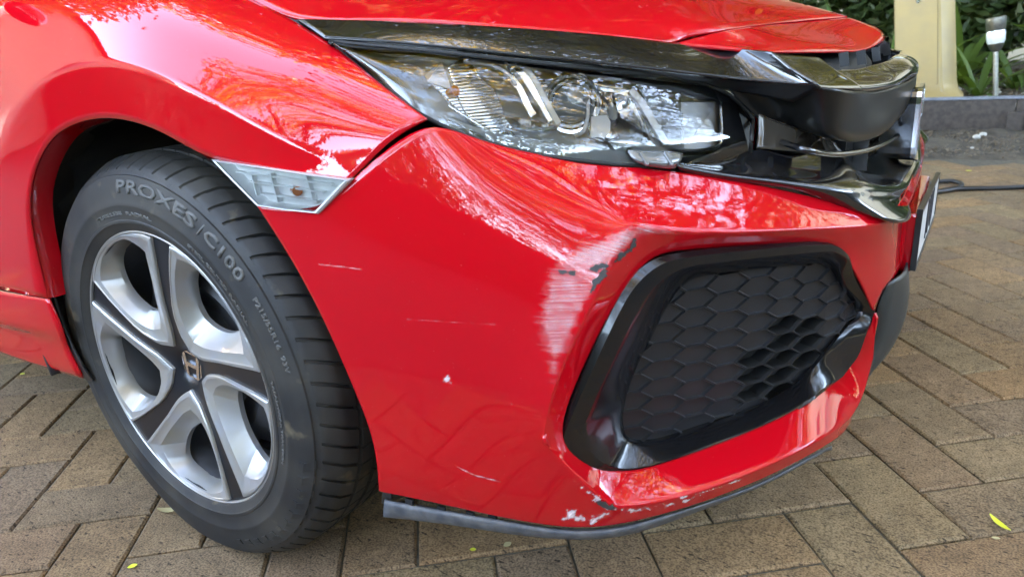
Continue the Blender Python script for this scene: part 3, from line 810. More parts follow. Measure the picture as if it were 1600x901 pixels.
def make_tyre():
    prof = [(-.186, .212), (-.196, .225), (-.206, .25), (-.207, .268), (-.198, .292), (-.188, .304), (-.176, .3125)]
    def groove(w0, w1): return [(w0, .0), (w0+.0006, -.0065), (w1-.0006, -.0065), (w1, .0)]
    tread = [(-.165, 0)]+groove(-.150, -.142)+[(-.128, 0)]+groove(-.116, -.107)+[(-.098, 0)]+groove(-.088, -.079)+[(-.067, 0)]+groove(-.056, -.049)+[(-.047, 0), (-.040, 0), (-.032, 0), (-.026, 0)]
    for w, d in tread: prof.append((w, .3195-.11*((w+.098)/.1)**2*.03-.03*abs((w+.098)/.1)**6*.09+d))
    sh = len(prof)
    prof += [(-.020, .3140), (-.013, .3098), (-.006, .3050), (-.0015, .3005), (-.0010, .2990), (.003, .2935), (.0055, .2930), (.0085, .285), (.0105, .276), (.0120, .266), (.0128, .258), (.0140, .2545), (.0135, .2515), (.0122, .248), (.0115, .240),
             (.0110, .2330), (.0120, .2318), (.0118, .2285), (.0100, .2270), (.0075, .219), (.001, .2125), (-.008, .209), (-.02, .206)]
    PH = [0, .03, .16, .19, .36, .52, .55, .60, .63, .82]
    NS, SUB = 66, len(PH)
    na = NS*SUB; V = []
    for k in range(na):
        ph = k % SUB; a = 360*(k//SUB+PH[ph])/NS
        for i, (w, r) in enumerate(prof):
            aa = a
            if sh-5 <= i <= sh+3:                       # shoulder slots, slanted
                if ph in (1, 2): r -= (.0065 if i < sh+1 else .0032 if i < sh+3 else .0015)
                aa = a+(w+.03)*95
            if 8 <= i < sh-5 and ph in (6, 7): r -= .004
            # squashed where it stands on the ground
            z = r*math.sin(math.radians(aa))
            x = r*math.cos(math.radians(aa)); ww = w
            if z < -WZ+.0015:
                z = -WZ+.0015
            if z < -.24 and w > -.03: ww = w+.010*((-.24-z)/.08)**2*(1 if w > -.01 else .3)
            V.append((x, -ww, z))
    F = [(i*len(prof)+j, i*len(prof)+j+1, ((i+1) % na)*len(prof)+j+1, ((i+1) % na)*len(prof)+j) for i in range(na) for j in range(len(prof)-1)]
    o = mesh('tyre', V, F, M['rubber'], wheel, True, 38)
    return o
tyre = make_tyre()
# raised lettering on the sidewall
def side_w(r):
    rs = [.2125, .219, .2285, .24, .2545, .258, .266, .276, .285, .2935, .3]; ws = [.001, .0075, .0118, .0115, .014, .0128, .012, .0105, .0085, .003, -.0012]
    return float(np.interp(r, rs, ws))
def arc_text(txt, r0, height, a0, a1, relief, name='lettering', mat='tyretext', slant=0.0, parent=None):
    cu = bpy.data.curves.new('t', 'FONT'); cu.body = txt; cu.size = 1; cu.resolution_u = 2; cu.offset = .028
    to = bpy.data.objects.new('t', cu); COL.objects.link(to)
    bpy.context.view_layer.update()
    me = bpy.data.meshes.new_from_object(to.evaluated_get(bpy.context.evaluated_depsgraph_get()))
    bpy.data.objects.remove(to); bpy.data.curves.remove(cu)
    bm = bmesh.new(); bm.from_mesh(me); bpy.data.meshes.remove(me)
    bmesh.ops.subdivide_edges(bm, edges=bm.edges[:], cuts=1)
    xs_ = [v.co.x for v in bm.verts]; ys_ = [v.co.y for v in bm.verts]
    x0, x1, y0, y1 = min(xs_), max(xs_), min(ys_), max(ys_)
    ext = bmesh.ops.extrude_face_region(bm, geom=bm.faces[:])
    top = {v for v in ext['geom'] if isinstance(v, bmesh.types.BMVert)}
    for v in bm.verts:
        t = (v.co.x-x0)/(x1-x0); h = (v.co.y-y0)/(y1-y0)
        r = r0+(h-.5)*height; a = a0+(a1-a0)*(t+slant*(h-.5))
        v.co = Vector(wl(r, a, side_w(r)+(relief*1.5 if v in top else -.001)))
    bmesh.ops.recalc_face_normals(bm, faces=bm.faces)
    return bm_obj(name, bm, M[mat], parent or tyre, False)
arc_text('PROXES', .279, .0185, 94, 58.5, .0009)
arc_text('/', .279, .020, 57.2, 55.6, .0007)
arc_text('C100', .279, .0170, 54.8, 38.5, .0009)
arc_text('P215/55R16  93V', .2795, .0075, 33, 12, .0006, slant=.0)
arc_text('TUBELESS  RADIAL', .242, .0055, 112, 78, .0005)
arc_text('STEEL BELTED RADIAL', .242, .0055, 60, 28, .0005)
arc_text('TREADWEAR TRACTION', .242, .0050, 10, -20, .0005)
# stepped marks round the lower sidewall
V = []; F = []
for a in np.arange(-70, -10, 5.2):
    k = len(V)
    for (r, da) in ((.2945, 0), (.2945, 2.6), (.279, 4.4), (.272, 4.4), (.272, 1.8), (.279, 1.8)):
        V.append(wl(r, a-da, side_w(r)+.0009))
    F.append((k, k+1, k+2, k+5)); F.append((k+5, k+2, k+3, k+4))
solid(mesh('block_marks', V, F, M['rubber'], tyre, False), .002, 0)
# ---- wheel cover
def dish(r): return -.030*(1-np.clip((r-.022)/.186, 0, 1)**.36)
outer = [(.036, -28), (.045, -13), (.055, -4), (.065, -1), (.09, 1.2), (.11, .4), (.14, -2), (.17, -3.5), (.195, -4.8), (.2105, -5.6),
         (.2125, -9), (.2125, -14), (.2125, -22), (.2125, -30), (.2125, -38), (.2125, -46), (.2125, -54), (.2125, -61), (.2105, -66.3),
         (.195, -65.6), (.17, -64.6), (.14, -63), (.11, -60.6), (.09, -59), (.065, -55), (.055, -51), (.045, -43)]
opening = [(.135, -9.5), (.162, -10), (.185, -14.5), (.200, -21), (.2025, -34), (.197, -46), (.170, -48), (.138, -46), (.110, -37), (.100, -22), (.113, -12.5)]
def xy(r, a): return np.array([r*math.cos(rad(a)), r*math.sin(rad(a))])
cen = xy(.146, -30)
OO = np.array([xy(*p) for p in outer]); OO = np.vstack([OO, OO[:1]])
dense_o = []
for p, q in zip(OO[:-1], OO[1:]):
    m_ = 4
    for t in range(m_): dense_o.append(p+(q-p)*t/m_)
dense_o = np.array(dense_o)
op = np.array([xy(*p) for p in opening]); opd = spline(np.vstack([op[-1:], op, op[:2]]), 10)[10:-10]
oang = np.unwrap(np.arctan2((opd-cen)[:, 1], (opd-cen)[:, 0])); orad = np.linalg.norm(opd-cen, axis=1)
def inner_at(p):
    a = math.atan2(*(p-cen)[::-1])
    best = min(range(len(opd)), key=lambda k: abs((oang[k]-a+math.pi) % (2*math.pi)-math.pi))
    return orad[best], a
ia = [inner_at(p) for p in dense_o]
ir = np.array([q[0] for q in ia]); 
for _ in range(3): ir = (np.roll(ir, 1)+ir*2+np.roll(ir, -1))/4
dense_i = np.array([cen+r*np.array([math.cos(a), math.sin(a)]) for r, (_, a) in zip(ir, ia)])
def petal_mesh():
    V = []; n = len(dense_o)
    loops = [(0.0, -.005), (.02, .0035), (.07, .0050), (.16, .0052), (.20, .0040), (.50, .0022), (.54, .0004), (.80, -.011), (1.0, -.020), (1.0, -.028)]
    for t, dz in loops:
        for p, q in zip(dense_o, dense_i):
            w = p+(q-p)*t; V.append((w[0], -(dish(np.linalg.norm(w))+dz), w[1]))
    return V, [(a, b, c_, d_) for (a, b, c_, d_) in grid_faces(len(loops), n, 0, True)]
pv, pf = petal_mesh()
pme2 = None
cover = empty('wheel_cover', (0, 0, 0), wheel)
for k in range(5):
    if pme2 is None:
        o = mesh('silver_spoke', pv, pf, M['silver'], cover, True, 32, face_out=(0, -1, 0)); pme2 = o.data
    else:
        o = link('silver_spoke', pme2, None, cover)
    o.rotation_euler = (0, -rad(76+2+72*k), 0)
# black dished disc with the five openings
V = []; F = []; nr, nt = 30, 360
for i in range(nr+1):
    r = .004+(.2135-.004)*i/nr
    for k in range(nt): V.append(wl(r, 360*k/nt, dish(r)))
from math import atan2
_oa = np.arctan2((dense_o-cen)[:, 1], (dense_o-cen)[:, 0]); _or = np.linalg.norm(dense_o-cen, axis=1); _k = np.argsort(_oa); _oa, _or = _oa[_k], _or[_k]
def in_open(x, z):
    r = math.hypot(x, z); a = math.degrees(math.atan2(z, x))
    rel = ((a-78) % 72)-72
    p = xy(r, rel)-cen; ang = math.atan2(p[1], p[0])
    k = int(np.argmin(np.abs((oang-ang+math.pi) % (2*math.pi)-math.pi)))
    ro = np.interp(ang, _oa, _or, period=2*math.pi)
    return np.linalg.norm(p) < orad[k]+(ro-orad[k])*.62
_cache = {}
for (a, b, c_, d_) in grid_faces(nr+1, nt, 0, True):
    i = a//nt; k = a % nt
    key = (i, k % 72)
    if key not in _cache:
        x = (V[a][0]+V[c_][0])/2; z = (V[a][2]+V[c_][2])/2; _cache[key] = in_open(x, z)
    if not _cache[key]: F.append((a, b, c_, d_))
o = mesh('black_disc', V, F, M['coverblack'], cover, True, 40, face_out=(0, -1, 0)); solid(o, .003)
# outer ring of the cover
V = []
for (r, w) in ((.2120, -.003), (.2125, .0035), (.2140, .0048), (.2160, .0038), (.2165, -.004)):
    for k in range(180): V.append(wl(r, 2*k, w))
mesh('rim_ring', V, grid_faces(5, 180, 0, True), M['silver'], cover, True, 40)
# steel wheel and brake behind
def wlathe(name, prof, mat, n=72, holes=None):
    V = [wl(r, 360*k/n, w) for (r, w) in prof for k in range(n)]
    F = grid_faces(len(prof), n, 0, True)
    if holes: F = [f for f in F if not holes(np.mean([V[q] for q in f], axis=0))]
    return mesh(name, V, F, mat, wheel, True, 35)
wlathe('steel_rim', [(.2155, .002), (.2165, -.006), (.208, -.012), (.202, -.03), (.196, -.05), (.190, -.14), (.20, -.17), (.214, -.19)], M['steel'])
def vent(p):
    r = math.hypot(p[0], p[2]); a = math.degrees(math.atan2(p[2], p[0])) % 24
    return .148 < r < .172 and 7 < a < 17
wlathe('steel_disc', [(.03, -.052), (.07, -.05), (.085, -.06), (.105, -.058), (.125, -.046), (.148, -.055), (.160, -.068), (.172, -.078), (.192, -.085)], M['steel'], 120, vent)
M['rotor'] = flat('brake_rotor', (.28, .26, .24), .35, .9, noise=.4, scale=40)
wlathe('brake_rotor', [(.06, -.095), (.141, -.095), (.141, -.118), (.06, -.118)], M['rotor'])
# badge on the hub
hubz = dish(.0)
def wplate(name, loops2d, w0, w1, mat, parent, rot=0.0):
    """extruded ring or polygon: loops2d = [outer] or [outer, inner] with equal counts"""
    cr_, sr_ = math.cos(rad(rot)), math.sin(rad(rot)); V = []; n = len(loops2d[0])
    R2 = lambda p: (p[0]*cr_-p[1]*sr_, p[0]*sr_+p[1]*cr_)
    for lp in loops2d:
        for w in (w0, w1):
            for p in lp: q = R2(p); V.append((q[0], -w, q[1]))
    F = []
    for k in range(n):
        j = (k+1) % n; F.append((k, j, n+j, n+k))
    if len(loops2d) == 1: F.append(tuple(range(n, 2*n)))
    else:
        for k in range(n):
            j = (k+1) % n; F += [(n+k, n+j, 3*n+j, 3*n+k), (2*n+k, 2*n+j, 3*n+j, 3*n+k)]
    return mesh(name, V, F, mat, parent, False)
def trapezoid(wt, wb, h, r, n=4):
    pts = [(wt/2, h/2), (-wt/2, h/2), (-wb/2, -h/2), (wb/2, -h/2)]; out = []
    for k in range(4):
        p0, p1, p2 = map(np.array, (pts[k-1], pts[k], pts[(k+1) % 4]))
        a = p1+(p0-p1)/np.linalg.norm(p0-p1)*r; b = p1+(p2-p1)/np.linalg.norm(p2-p1)*r
        for t in np.linspace(0, 1, n+1): out.append(tuple((1-t)**2*a+2*t*(1-t)*p1+t*t*b))
    return out
BR = -8
lathe_c = [(0.0005, hubz+.001), (.028, hubz+.001), (.030, hubz-.001)]
badge = wplate('hub_badge', [trapezoid(.050, .040, .044, .009)], hubz, hubz+.0035, M['coverblack'], cover, BR)
M['badgechrome'] = flat('badge_chrome', (.72, .73, .75), .15, 1.0)
def badge_parts(parent, k, w, fn, rot):
    fn('badge_frame', [[(x*k, z*k) for x, z in trapezoid(.050, .040, .044, .009)], [(x*k, z*k) for x, z in trapezoid(.0445, .035, .0385, .007)]], w, w+.0025*k, M['badgechrome'], parent, rot)
    bars = [[(-.0205, .0185), (-.0135, .0185), (-.0085, -.0185), (-.0145, -.0185)], [(.0135, .0185), (.0205, .0185), (.0145, -.0185), (.0085, -.0185)],
            [(-.0125, .0035), (.0125, .0035), (.0118, -.0030), (-.0118, -.0030)]]
    for b_ in bars: fn('badge_letter', [[(x*k, z*k) for x, z in b_]], w, w+.003*k, M['badgechrome'], parent, rot)
badge_parts(cover, 1.0, hubz+.0035, wplate, BR)
# ---- bonnet
def yv(px, py, y): return ('y', px, py, y)
edge = [('p', -.58, -.752, .957), ('p', -.15, -.765, .893), (391, -4, -.124), (458, 26, -.122), (600, 32, -.140), (750, 40, -.152), (900, 52, -.160), (1046, 66, -.162)]
rows = [edge]
ez = [P3(e) for e in edge]
cx_ = [-.58, -.15, .20, .28, .40, .52, .64, .768]; cz_ = [.995, .935, .878, .866, .846, .82, .787, .744]
def hood_row(t, rise, last):
    r = []
    for k, e in enumerate(ez):
        c0 = np.array([cx_[k], 0, cz_[k]]); s = t**.9
        p = e+(c0-e)*t; p[2] = e[2]+(c0[2]-e[2])*(1-(1-t)**2.2)+rise*(1 if k < 7 else .2); r.append(p)
    if last is not None: r[-1] = P3(last)
    return r
rows += [hood_row(.06, .004, None), hood_row(.22, .010, yv(1130, 46, -.44)), hood_row(.42, .012, yv(1205, 36, -.28)), hood_row(.7, .006, yv(1270, 30, -.12)), hood_row(1.0, 0, ('p', .768, 0, .744))]
bonnet = net('bonnet', rows, M['paint'], car, 70, 40, .004, out=(0.5, -.5, 5))
# ---- nose panel between bonnet and grille
g0 = [(1052, 69, -.160), yv(1131, 49, -.442), yv(1206, 39, -.282), yv(1271, 33, -.122), ('p', .772, 0, .741)]
g1 = [(1120, 73, -.140), yv(1190, 62, -.40), yv(1262, 56, -.26), yv(1318, 50, -.12), ('p', .806, 0, .726)]
g2 = [(1165, 78, -.122), yv(1240, 78, -.37), yv(1308, 75, -.24), yv(1352, 71, -.11), ('p', .828, 0, .708)]
g3 = [(1175, 81, -.121), yv(1244, 83, -.366), yv(1312, 82, -.237), yv(1356, 77, -.11), ('p', .829, 0, .700)]
nose = net('nose_panel', [g0, g1, g2, g3], M['paint'], car, 40, 20, .004, out=(1.5, -1, 3))
# ---- black upper wing over the headlamp
w0 = [(464, 30, -.117), (560, 32, -.134), (650, 35, -.143), (790, 43, -.152), (930, 54, -.156), (1060, 67, -.160), (1130, 73, -.147), yv(1204, 83, -.50)]
w1 = [(486, 44, -.104), (560, 50, -.112), (635, 53, -.118), (775, 64, -.124), (915, 77, -.126), (1058, 94, -.122), (1150, 101, -.115), yv(1241, 110, -.503)]
w2 = [(507, 59, -.092), (560, 62, -.098), (620, 67, -.104), (757, 80, -.108), (897, 94, -.109), (1050, 111, -.106), (1165, 124, -.092), yv(1278, 134, -.505)]
wing_top = net('upper_wing_trim', [w0, w1, w2], M['piano'], car, 60, 16, .003, out=(1, -2, 3))
w3 = [(508, 61, -.099), (560, 65, -.106), (620, 70, -.114), (757, 85, -.118), (897, 100, -.120), (1050, 120, -.118), (1165, 131, -.098), yv(1277, 139, -.50)]
w4 = [(509, 63, -.110), (560, 68, -.118), (620, 74, -.126), (757, 92, -.130), (897, 109, -.132), (1040, 128, -.132), (1130, 140, -.125), yv(1240, 160, -.48)]
net('wing_underside', [w2, w3, w4], M['satin'], car, 60, 10, .002, out=(1, -2, 1))
tube('bonnet_seal', [P3(e)+np.array([.0, .004, -.009]) for e in edge], .006, M['shut'], car)
# ---- centre garnish with the air slot
a0 = [yv(1206, 84, -.50), yv(1244, 87, -.46), yv(1280, 90, -.42)]
a1 = [yv(1243, 110, -.503), yv(1278, 112, -.455), yv(1312, 113, -.40)]
a2 = [yv(1279, 134, -.505), yv(1312, 137, -.445), yv(1347, 138, -.38)]
a3 = [yv(1281, 139, -.50), yv(1313, 142, -.44), yv(1347, 143, -.375)]
net('wing_end_trim', [a0, a1, a2, a3], M['piano'], car, 20, 20, .004, out=(2, -1, 3))
c0 = [yv(1290, 108, -.42), yv(1330, 109, -.35), yv(1356, 104, -.28), yv(1382, 97, -.2), ('p', .850, -.10, .677), ('p', .853, 0, .677)]
c1 = [yv(1318, 122, -.41), yv(1342, 124, -.36), yv(1370, 120, -.28), yv(1397, 112, -.19), ('p', .870, -.095, .667), ('p', .873, 0, .667)]
c2 = [yv(1340, 137, -.385), yv(1356, 137, -.35), yv(1382, 133, -.28), yv(1408, 125, -.18), ('p', .881, -.09, .652), ('p', .885, 0, .650)]
c2b = [yv(1340, 143, -.38), yv(1356, 143, -.345), yv(1382, 139, -.275), yv(1407, 131, -.18), ('p', .879, -.09, .644), ('p', .883, 0, .642)]
net('centre_wing_trim', [c0, c1, c2, c2b], M['piano'], car, 44, 18, .004, out=(2, -1, 3))
# grille bar under it
b0 = [(1130, 128, -.120), (1200, 133, -.098), yv(1283, 138, -.495), yv(1353, 143, -.355), yv(1396, 136, -.22), ('p', .879, -.09, .641), ('p', .882, 0, .640)]
b1 = [(1160, 160, -.116), (1225, 165, -.098), yv(1285, 176, -.48), yv(1350, 184, -.355), yv(1392, 172, -.22), ('p', .879, -.09, .612), ('p', .882, 0, .610)]
b2 = [(1190, 188, -.112), (1240, 196, -.100), yv(1285, 208, -.47), yv(1345, 217, -.36), yv(1385, 205, -.22), ('p', .868, -.09, .582), ('p', .872, 0, .580)]
b3 = [(1191, 192, -.130), (1242, 200, -.125), yv(1280, 211, -.43), yv(1340, 220, -.31), ('p', .83, -.20, .577), ('p', .835, -.09, .577), ('p', .838, 0, .577)]
M['bar'] = flat('grille_bar_black', (.006, .0058, .0055), .30, coat=.12, coat_rough=.2, spec=.25)
net('grille_bar', [b0, b1, b2, b3], M['bar'], car, 48, 24, .003, out=(2.5, -1, .6))
# slot ribs and dark backing
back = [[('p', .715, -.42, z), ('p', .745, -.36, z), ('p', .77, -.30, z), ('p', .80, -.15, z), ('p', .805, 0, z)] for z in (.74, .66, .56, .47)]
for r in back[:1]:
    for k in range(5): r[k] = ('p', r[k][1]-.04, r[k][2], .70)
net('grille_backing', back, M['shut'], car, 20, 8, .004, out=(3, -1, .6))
for px, py in ((1318, 90), (1345, 87), (1368, 82)):
    a = pY(px, py-8, -.30+.2*(px-1318)/50); b_ = pY(px+2, py+14, -.30+.2*(px-1318)/50)
    bar('slot_rib', [a, b_], .004, .012, (1, 0, 0), M['satin'], car)
# thin blade in the lower mouth
bl = [(1222, 222, -.092), yv(1258, 234, -.50), yv(1300, 241, -.43), yv(1345, 237, -.33), yv(1378, 226, -.22), yv(1402, 212, -.10)]
tb = tube('grille_blade', spline([P3(v) for v in bl], 6), .0042, M['piano'], car)
for q in ((1285, 226), (1322, 228), (1358, 222)):
    p = pY(*q, -.30); bar('grille_rib', [p+np.array([-.01, .0, .035]), p+np.array([-.01, 0, -.04])], .005, .02, (1, 0, 0), M['satin'], car)
# gloss black cheek by the headlamp, brown tint painted in for a wall's reflection
M['cheek'] = flat('gloss_cheek_reflection_tint', (.060, .048, .038), .12, coat=1.0, coat_rough=.05)
k0 = [(1187, 178, -.108), (1218, 190, -.104), (1256, 204, -.098), (1286, 215, -.098), yv(1302, 226, -.40)]
k1 = [(1186, 205, -.105), (1217, 212, -.100), (1256, 220, -.094), (1290, 228, -.094), yv(1308, 234, -.40)]
k2 = [(1183, 232, -.100), (1215, 234, -.094), (1256, 237, -.088), (1296, 240, -.088), yv(1316, 243, -.40)]
net('cheek_panel', [k0, k1, k2], M['cheek'], car, 20, 10, .003)
# ---- lower garnish: shelf, rolled front ledge, face down to the red bumper
l0 = [(1062, 254, -.070), (1120, 252, -.085), (1183, 233, -.101), (1256, 238, -.092), yv(1318, 246, -.36), ('p', .815, -.24, .525), ('p', .83, -.12, .522), ('p', .835, 0, .52)]
l1 = [(1061, 256, -.062), (1125, 262, -.066), (1190, 262, -.068), (1262, 268, -.056), yv(1330, 273, -.42), ('p', .86, -.24, .508), ('p', .875, -.12, .503), ('p', .88, 0, .50)]
l2 = [(1060, 259, -.054), (1128, 271, -.048), (1200, 281, -.036), (1272, 291, -.020), yv(1336, 298, -.47), ('p', .894, -.24, .498), ('p', .901, -.12, .494), ('p', .904, 0, .492)]
l3 = [(1060, 262, -.054), (1128, 274, -.047), (1200, 285, -.036), (1272, 297, -.020), yv(1340, 308, -.47), ('p', .896, -.24, .491), ('p', .903, -.12, .487), ('p', .905, 0, .485)]
l4 = [(1059, 267, -.058), (1128, 281, -.052), (1200, 292, -.044), (1272, 309, -.030), ('z', 1386, 344, .4965), ('p', .896, -.24, .4865), ('p', .899, -.12, .4865), ('p', .900, 0, .4865)]
net('lower_grille_trim', [l0, l1, l2, l3, l4], M['piano'], car, 80, 40, .003, out=(2, -2, 1.5))
# ---- front badge
def fplate(name, loops2d, w0, w1, mat, parent, rot=0.0):
    V = []; n = len(loops2d[0])
    for lp in loops2d:
        for w in (w0, w1):
            for p in lp: V.append((w, p[0], .565+p[1]))
    F = [(k, (k+1) % n, n+(k+1) % n, n+k) for k in range(n)]
    if len(loops2d) == 1: F.append(tuple(range(n, 2*n)))
    else:
        for k in range(n):
            j = (k+1) % n; F += [(n+k, n+j, 3*n+j, 3*n+k), (2*n+k, 2*n+j, 3*n+j, 3*n+k)]
    return mesh(name, V, F, mat, parent, False)
eb = fplate('badge_plinth', [[(x*2.75, z*2.75) for x, z in trapezoid(.050, .040, .044, .009)]], .84, .889, M['piano'], car)
badge_parts(car, 2.75, .889, fplate, 0)
# ---- number plate on its plinth
nb, nt_, ft, fb = pY(1427, 418, -.26), pY(1438.5, 330, -.26), pY(1464, 272, .26), pY(1461, 337, .26)
plc = (nb+nt_+ft+fb)/4
PXF = .9285
M['platewhite'] = flat('plate_white', (.62, .64, .64), .35, noise=.15, scale=40)
M['plateink'] = flat('plate_ink', (.02, .022, .03), .5)
plate = empty('number_plate', (.9255, 0, .405), car)
def frame_yz(name, hw, hh, t, x0, x1, mat):
    o = [(-hw, -hh), (hw, -hh), (hw, hh), (-hw, hh)]; i = [(-hw+t, -hh+t), (hw-t, -hh+t), (hw-t, hh-t), (-hw+t, hh-t)]
    V = [(x, a, b) for x in (x0, x1) for a, b in o]+[(x, a, b) for x in (x0, x1) for a, b in i]
    F = []
    for k in range(4):
        j = (k+1) % 4; F += [(k, j, 4+j, 4+k), (4+k, 4+j, 12+j, 12+k), (12+k, 12+j, 8+j, 8+k)]
    return mesh(name, V, F, mat, plate, False)
frame_yz('plate_frame', .258, .046, .006, -.005, .003, M['satin'])
pf_ = box('plate_sheet', (0, 0, 0), (.003, .505, .082), M['platewhite'], plate)
def plate_text(txt):
    cu = bpy.data.curves.new('t', 'FONT'); cu.body = txt; cu.size = .098; cu.extrude = .0008; cu.align_x = 'CENTER'; cu.align_y = 'CENTER'; cu.space_character = 1.6
    to = bpy.data.objects.new('t', cu); COL.objects.link(to); bpy.context.view_layer.update()
    me = bpy.data.meshes.new_from_object(to.evaluated_get(bpy.context.evaluated_depsgraph_get())); bpy.data.objects.remove(to)
    o = link('plate_characters', me, M['plateink'], plate)
    o.matrix_local = Matrix.Translation((.0022, 0, 0)) @ Matrix(((0, 0, 1, 0), (1, 0, 0, 0), (0, 1, 0, 0), (0, 0, 0, 1)))
    return o
plate_text('NU')
plate.rotation_euler = (rad(-4.2), 0, rad(-1.9))
plate['label'] = 'white number plate in a black frame hanging slightly crooked'
# red plinth the plate is screwed to
V = []
for (x, z) in ((.893, .462), (.9165, .462), (.914, .372), (.893, .372)):
    for y in (-.25, .25): V.append((x+.008*(y+.25), y, z-.036*(y+.25)/.5))
pl_ = mesh('plate_plinth', V, [(0, 2, 3, 1), (2, 4, 5, 3), (4, 6, 7, 5), (6, 0, 1, 7), (0, 6, 4, 2), (1, 3, 5, 7)], M['paint'], car, False)
bv = pl_.modifiers.new('b', 'BEVEL'); bv.width = .005; bv.segments = 3
bm = bmesh.new(); bm.from_mesh(pl_.data); bmesh.ops.recalc_face_normals(bm, faces=bm.faces); bm.to_mesh(pl_.data); bm.free()
# ---- fog lamp bezel with honeycomb
FO = [(1000, 420), (1030, 402), (1090, 391), (1180, 383), (1270, 377), (1300, 379), (1319, 393), (1342, 437), (1366, 488), (1345, 530), (1310, 581), (1270, 624), (1200, 663), (1100, 702), (1010, 734), (955, 740), (905, 724), (868, 691), (884, 640), (905, 592), (930, 535), (951, 490), (973, 450)]
FI = [(1062, 455), (1085, 438), (1120, 430), (1180, 423), (1255, 415), (1290, 414), (1308, 424), (1325, 450), (1346, 487), (1328, 512), (1292, 556), (1260, 594), (1195, 634), (1100, 668), (1025, 690), (985, 688), (975, 665), (978, 630), (985, 605), (1000, 567), (1018, 532), (1035, 498), (1048, 475)]
oo = [-.010]*6+[-.010, None, None, None, None, -.008, -.012, -.014, -.016, -.014, -.010, -.004, -.003, -.003, -.004, -.006, -.008]
zo = {7: .405, 8: .351, 9: .309, 10: .258}
oi = [-.040, -.040, -.040, -.038, -.034, -.030, -.027, -.024, -.021, -.024, -.027, -.030, -.034, -.038]+[-.040]*9
zi = {}
O3_ = [P3((*q, o)) if o is not None else pz(*q, zo[k]) for k, (q, o) in enumerate(zip(FO, oo))]
I3_ = [P3((*q, o)) if o is not None else pz(*q, zi[k]) for k, (q, o) in enumerate(zip(FI, oi))]
def closed(P, n=5):
    P = np.array(P); return spline(np.vstack([P[-1:], P, P[:2]]), n)[n:-n-1]
def outdir(P):                       # outward normal of the plan under a point
    k = np.argmin(((PLAN-P[:2])**2).sum(1)); return np.array([*PNRM[k], 0])
OC, IC = closed(O3_), closed(I3_)
nO = len(OC)
ON = np.array([outdir(p) for p in OC])
for _ in range(6): ON = (np.roll(ON, 1, 0)+ON*2+np.roll(ON, -1, 0))/4
ON /= np.linalg.norm(ON, axis=1)[:, None]
# bulge of the frame is strong at the outer left / bottom, slight at the right corner
wk = np.clip(np.linalg.norm(OC-IC, axis=1)/.07, .25, 1)[:, None]
loops = [OC-ON*.020, OC, OC+(IC-OC)*.10+ON*.010*wk, OC+(IC-OC)*.34+ON*.018*wk, OC+(IC-OC)*.42+ON*.0165*wk, OC+(IC-OC)*.86+ON*.002*wk, OC+(IC-OC)*.93-ON*.0005, IC-ON*.004, IC-ON*.009]
V = np.vstack(loops)
bezel = mesh('fog_lamp_bezel', V, grid_faces(len(loops), nO, 0, True), M['bezel'], car, True, 30, CAM)
bezel['label'] = 'gloss black fog lamp surround, lifted from the bumper along its left edge'
# bracket teeth behind the lifted edge
for q in ((948, 497), (935, 525), (893, 632), (880, 660), (915, 575)):
    p = P3((*q, -.014)); box('clip', p, (.010, .006, .016), M['greyplastic'], bezel, .001)
# honeycomb insert
SARC = np.concatenate([[0], np.cumsum(np.linalg.norm(np.diff(PLAN, axis=0), axis=1))])
def plan_at(s, o):
    x = np.interp(s, SARC, PLAN[:, 0]); y = np.interp(s, SARC, PLAN[:, 1]); nx = np.interp(s, SARC, PNRM[:, 0]); ny = np.interp(s, SARC, PNRM[:, 1])
    return np.array([x+nx*o, y+ny*o])
s_of = lambda p: SARC[np.argmin(((PLAN-p[:2])**2).sum(1))]
sA, sB = s_of(I3_[19]), s_of(I3_[8])
def hc(s, z, d):
    t = (s-sA)/(sB-sA); o = np.interp(t, [0, .3, .7, 1.0, 1.3], [-.046, -.046, -.041, -.027, -.024])
    p = plan_at(s, o+d); return np.array([p[0], p[1], z])
def project(P):
    d = np.asarray(P)-CAM; zc = d@FWD; return np.array([800+FPX*(d@RIGHT)/zc, 450.5+FPX*(d@DOWN)/zc])
FIp = np.array(FI, float)
def inside(q, poly, grow=1.0):
    c_ = poly.mean(0); q = c_+(np.asarray(q)-c_)/grow; n = len(poly); r = False; j = n-1
    for i in range(n):
        if (poly[i][1] > q[1]) != (poly[j][1] > q[1]) and q[0] < (poly[j][0]-poly[i][0])*(q[1]-poly[i][1])/(poly[j][1]-poly[i][1])+poly[i][0]: r = not r
        j = i
    return r
hw_, hh_ = .0335, .0122
HEX = [(-1.0, 0), (-.42, 1), (.42, 1), (1.0, 0), (.42, -1), (-.42, -1)]
open_px = [(1230, 520), (1262, 520), (1195, 562), (1230, 560), (1262, 552), (1185, 598), (1222, 592)]
ncell = 0
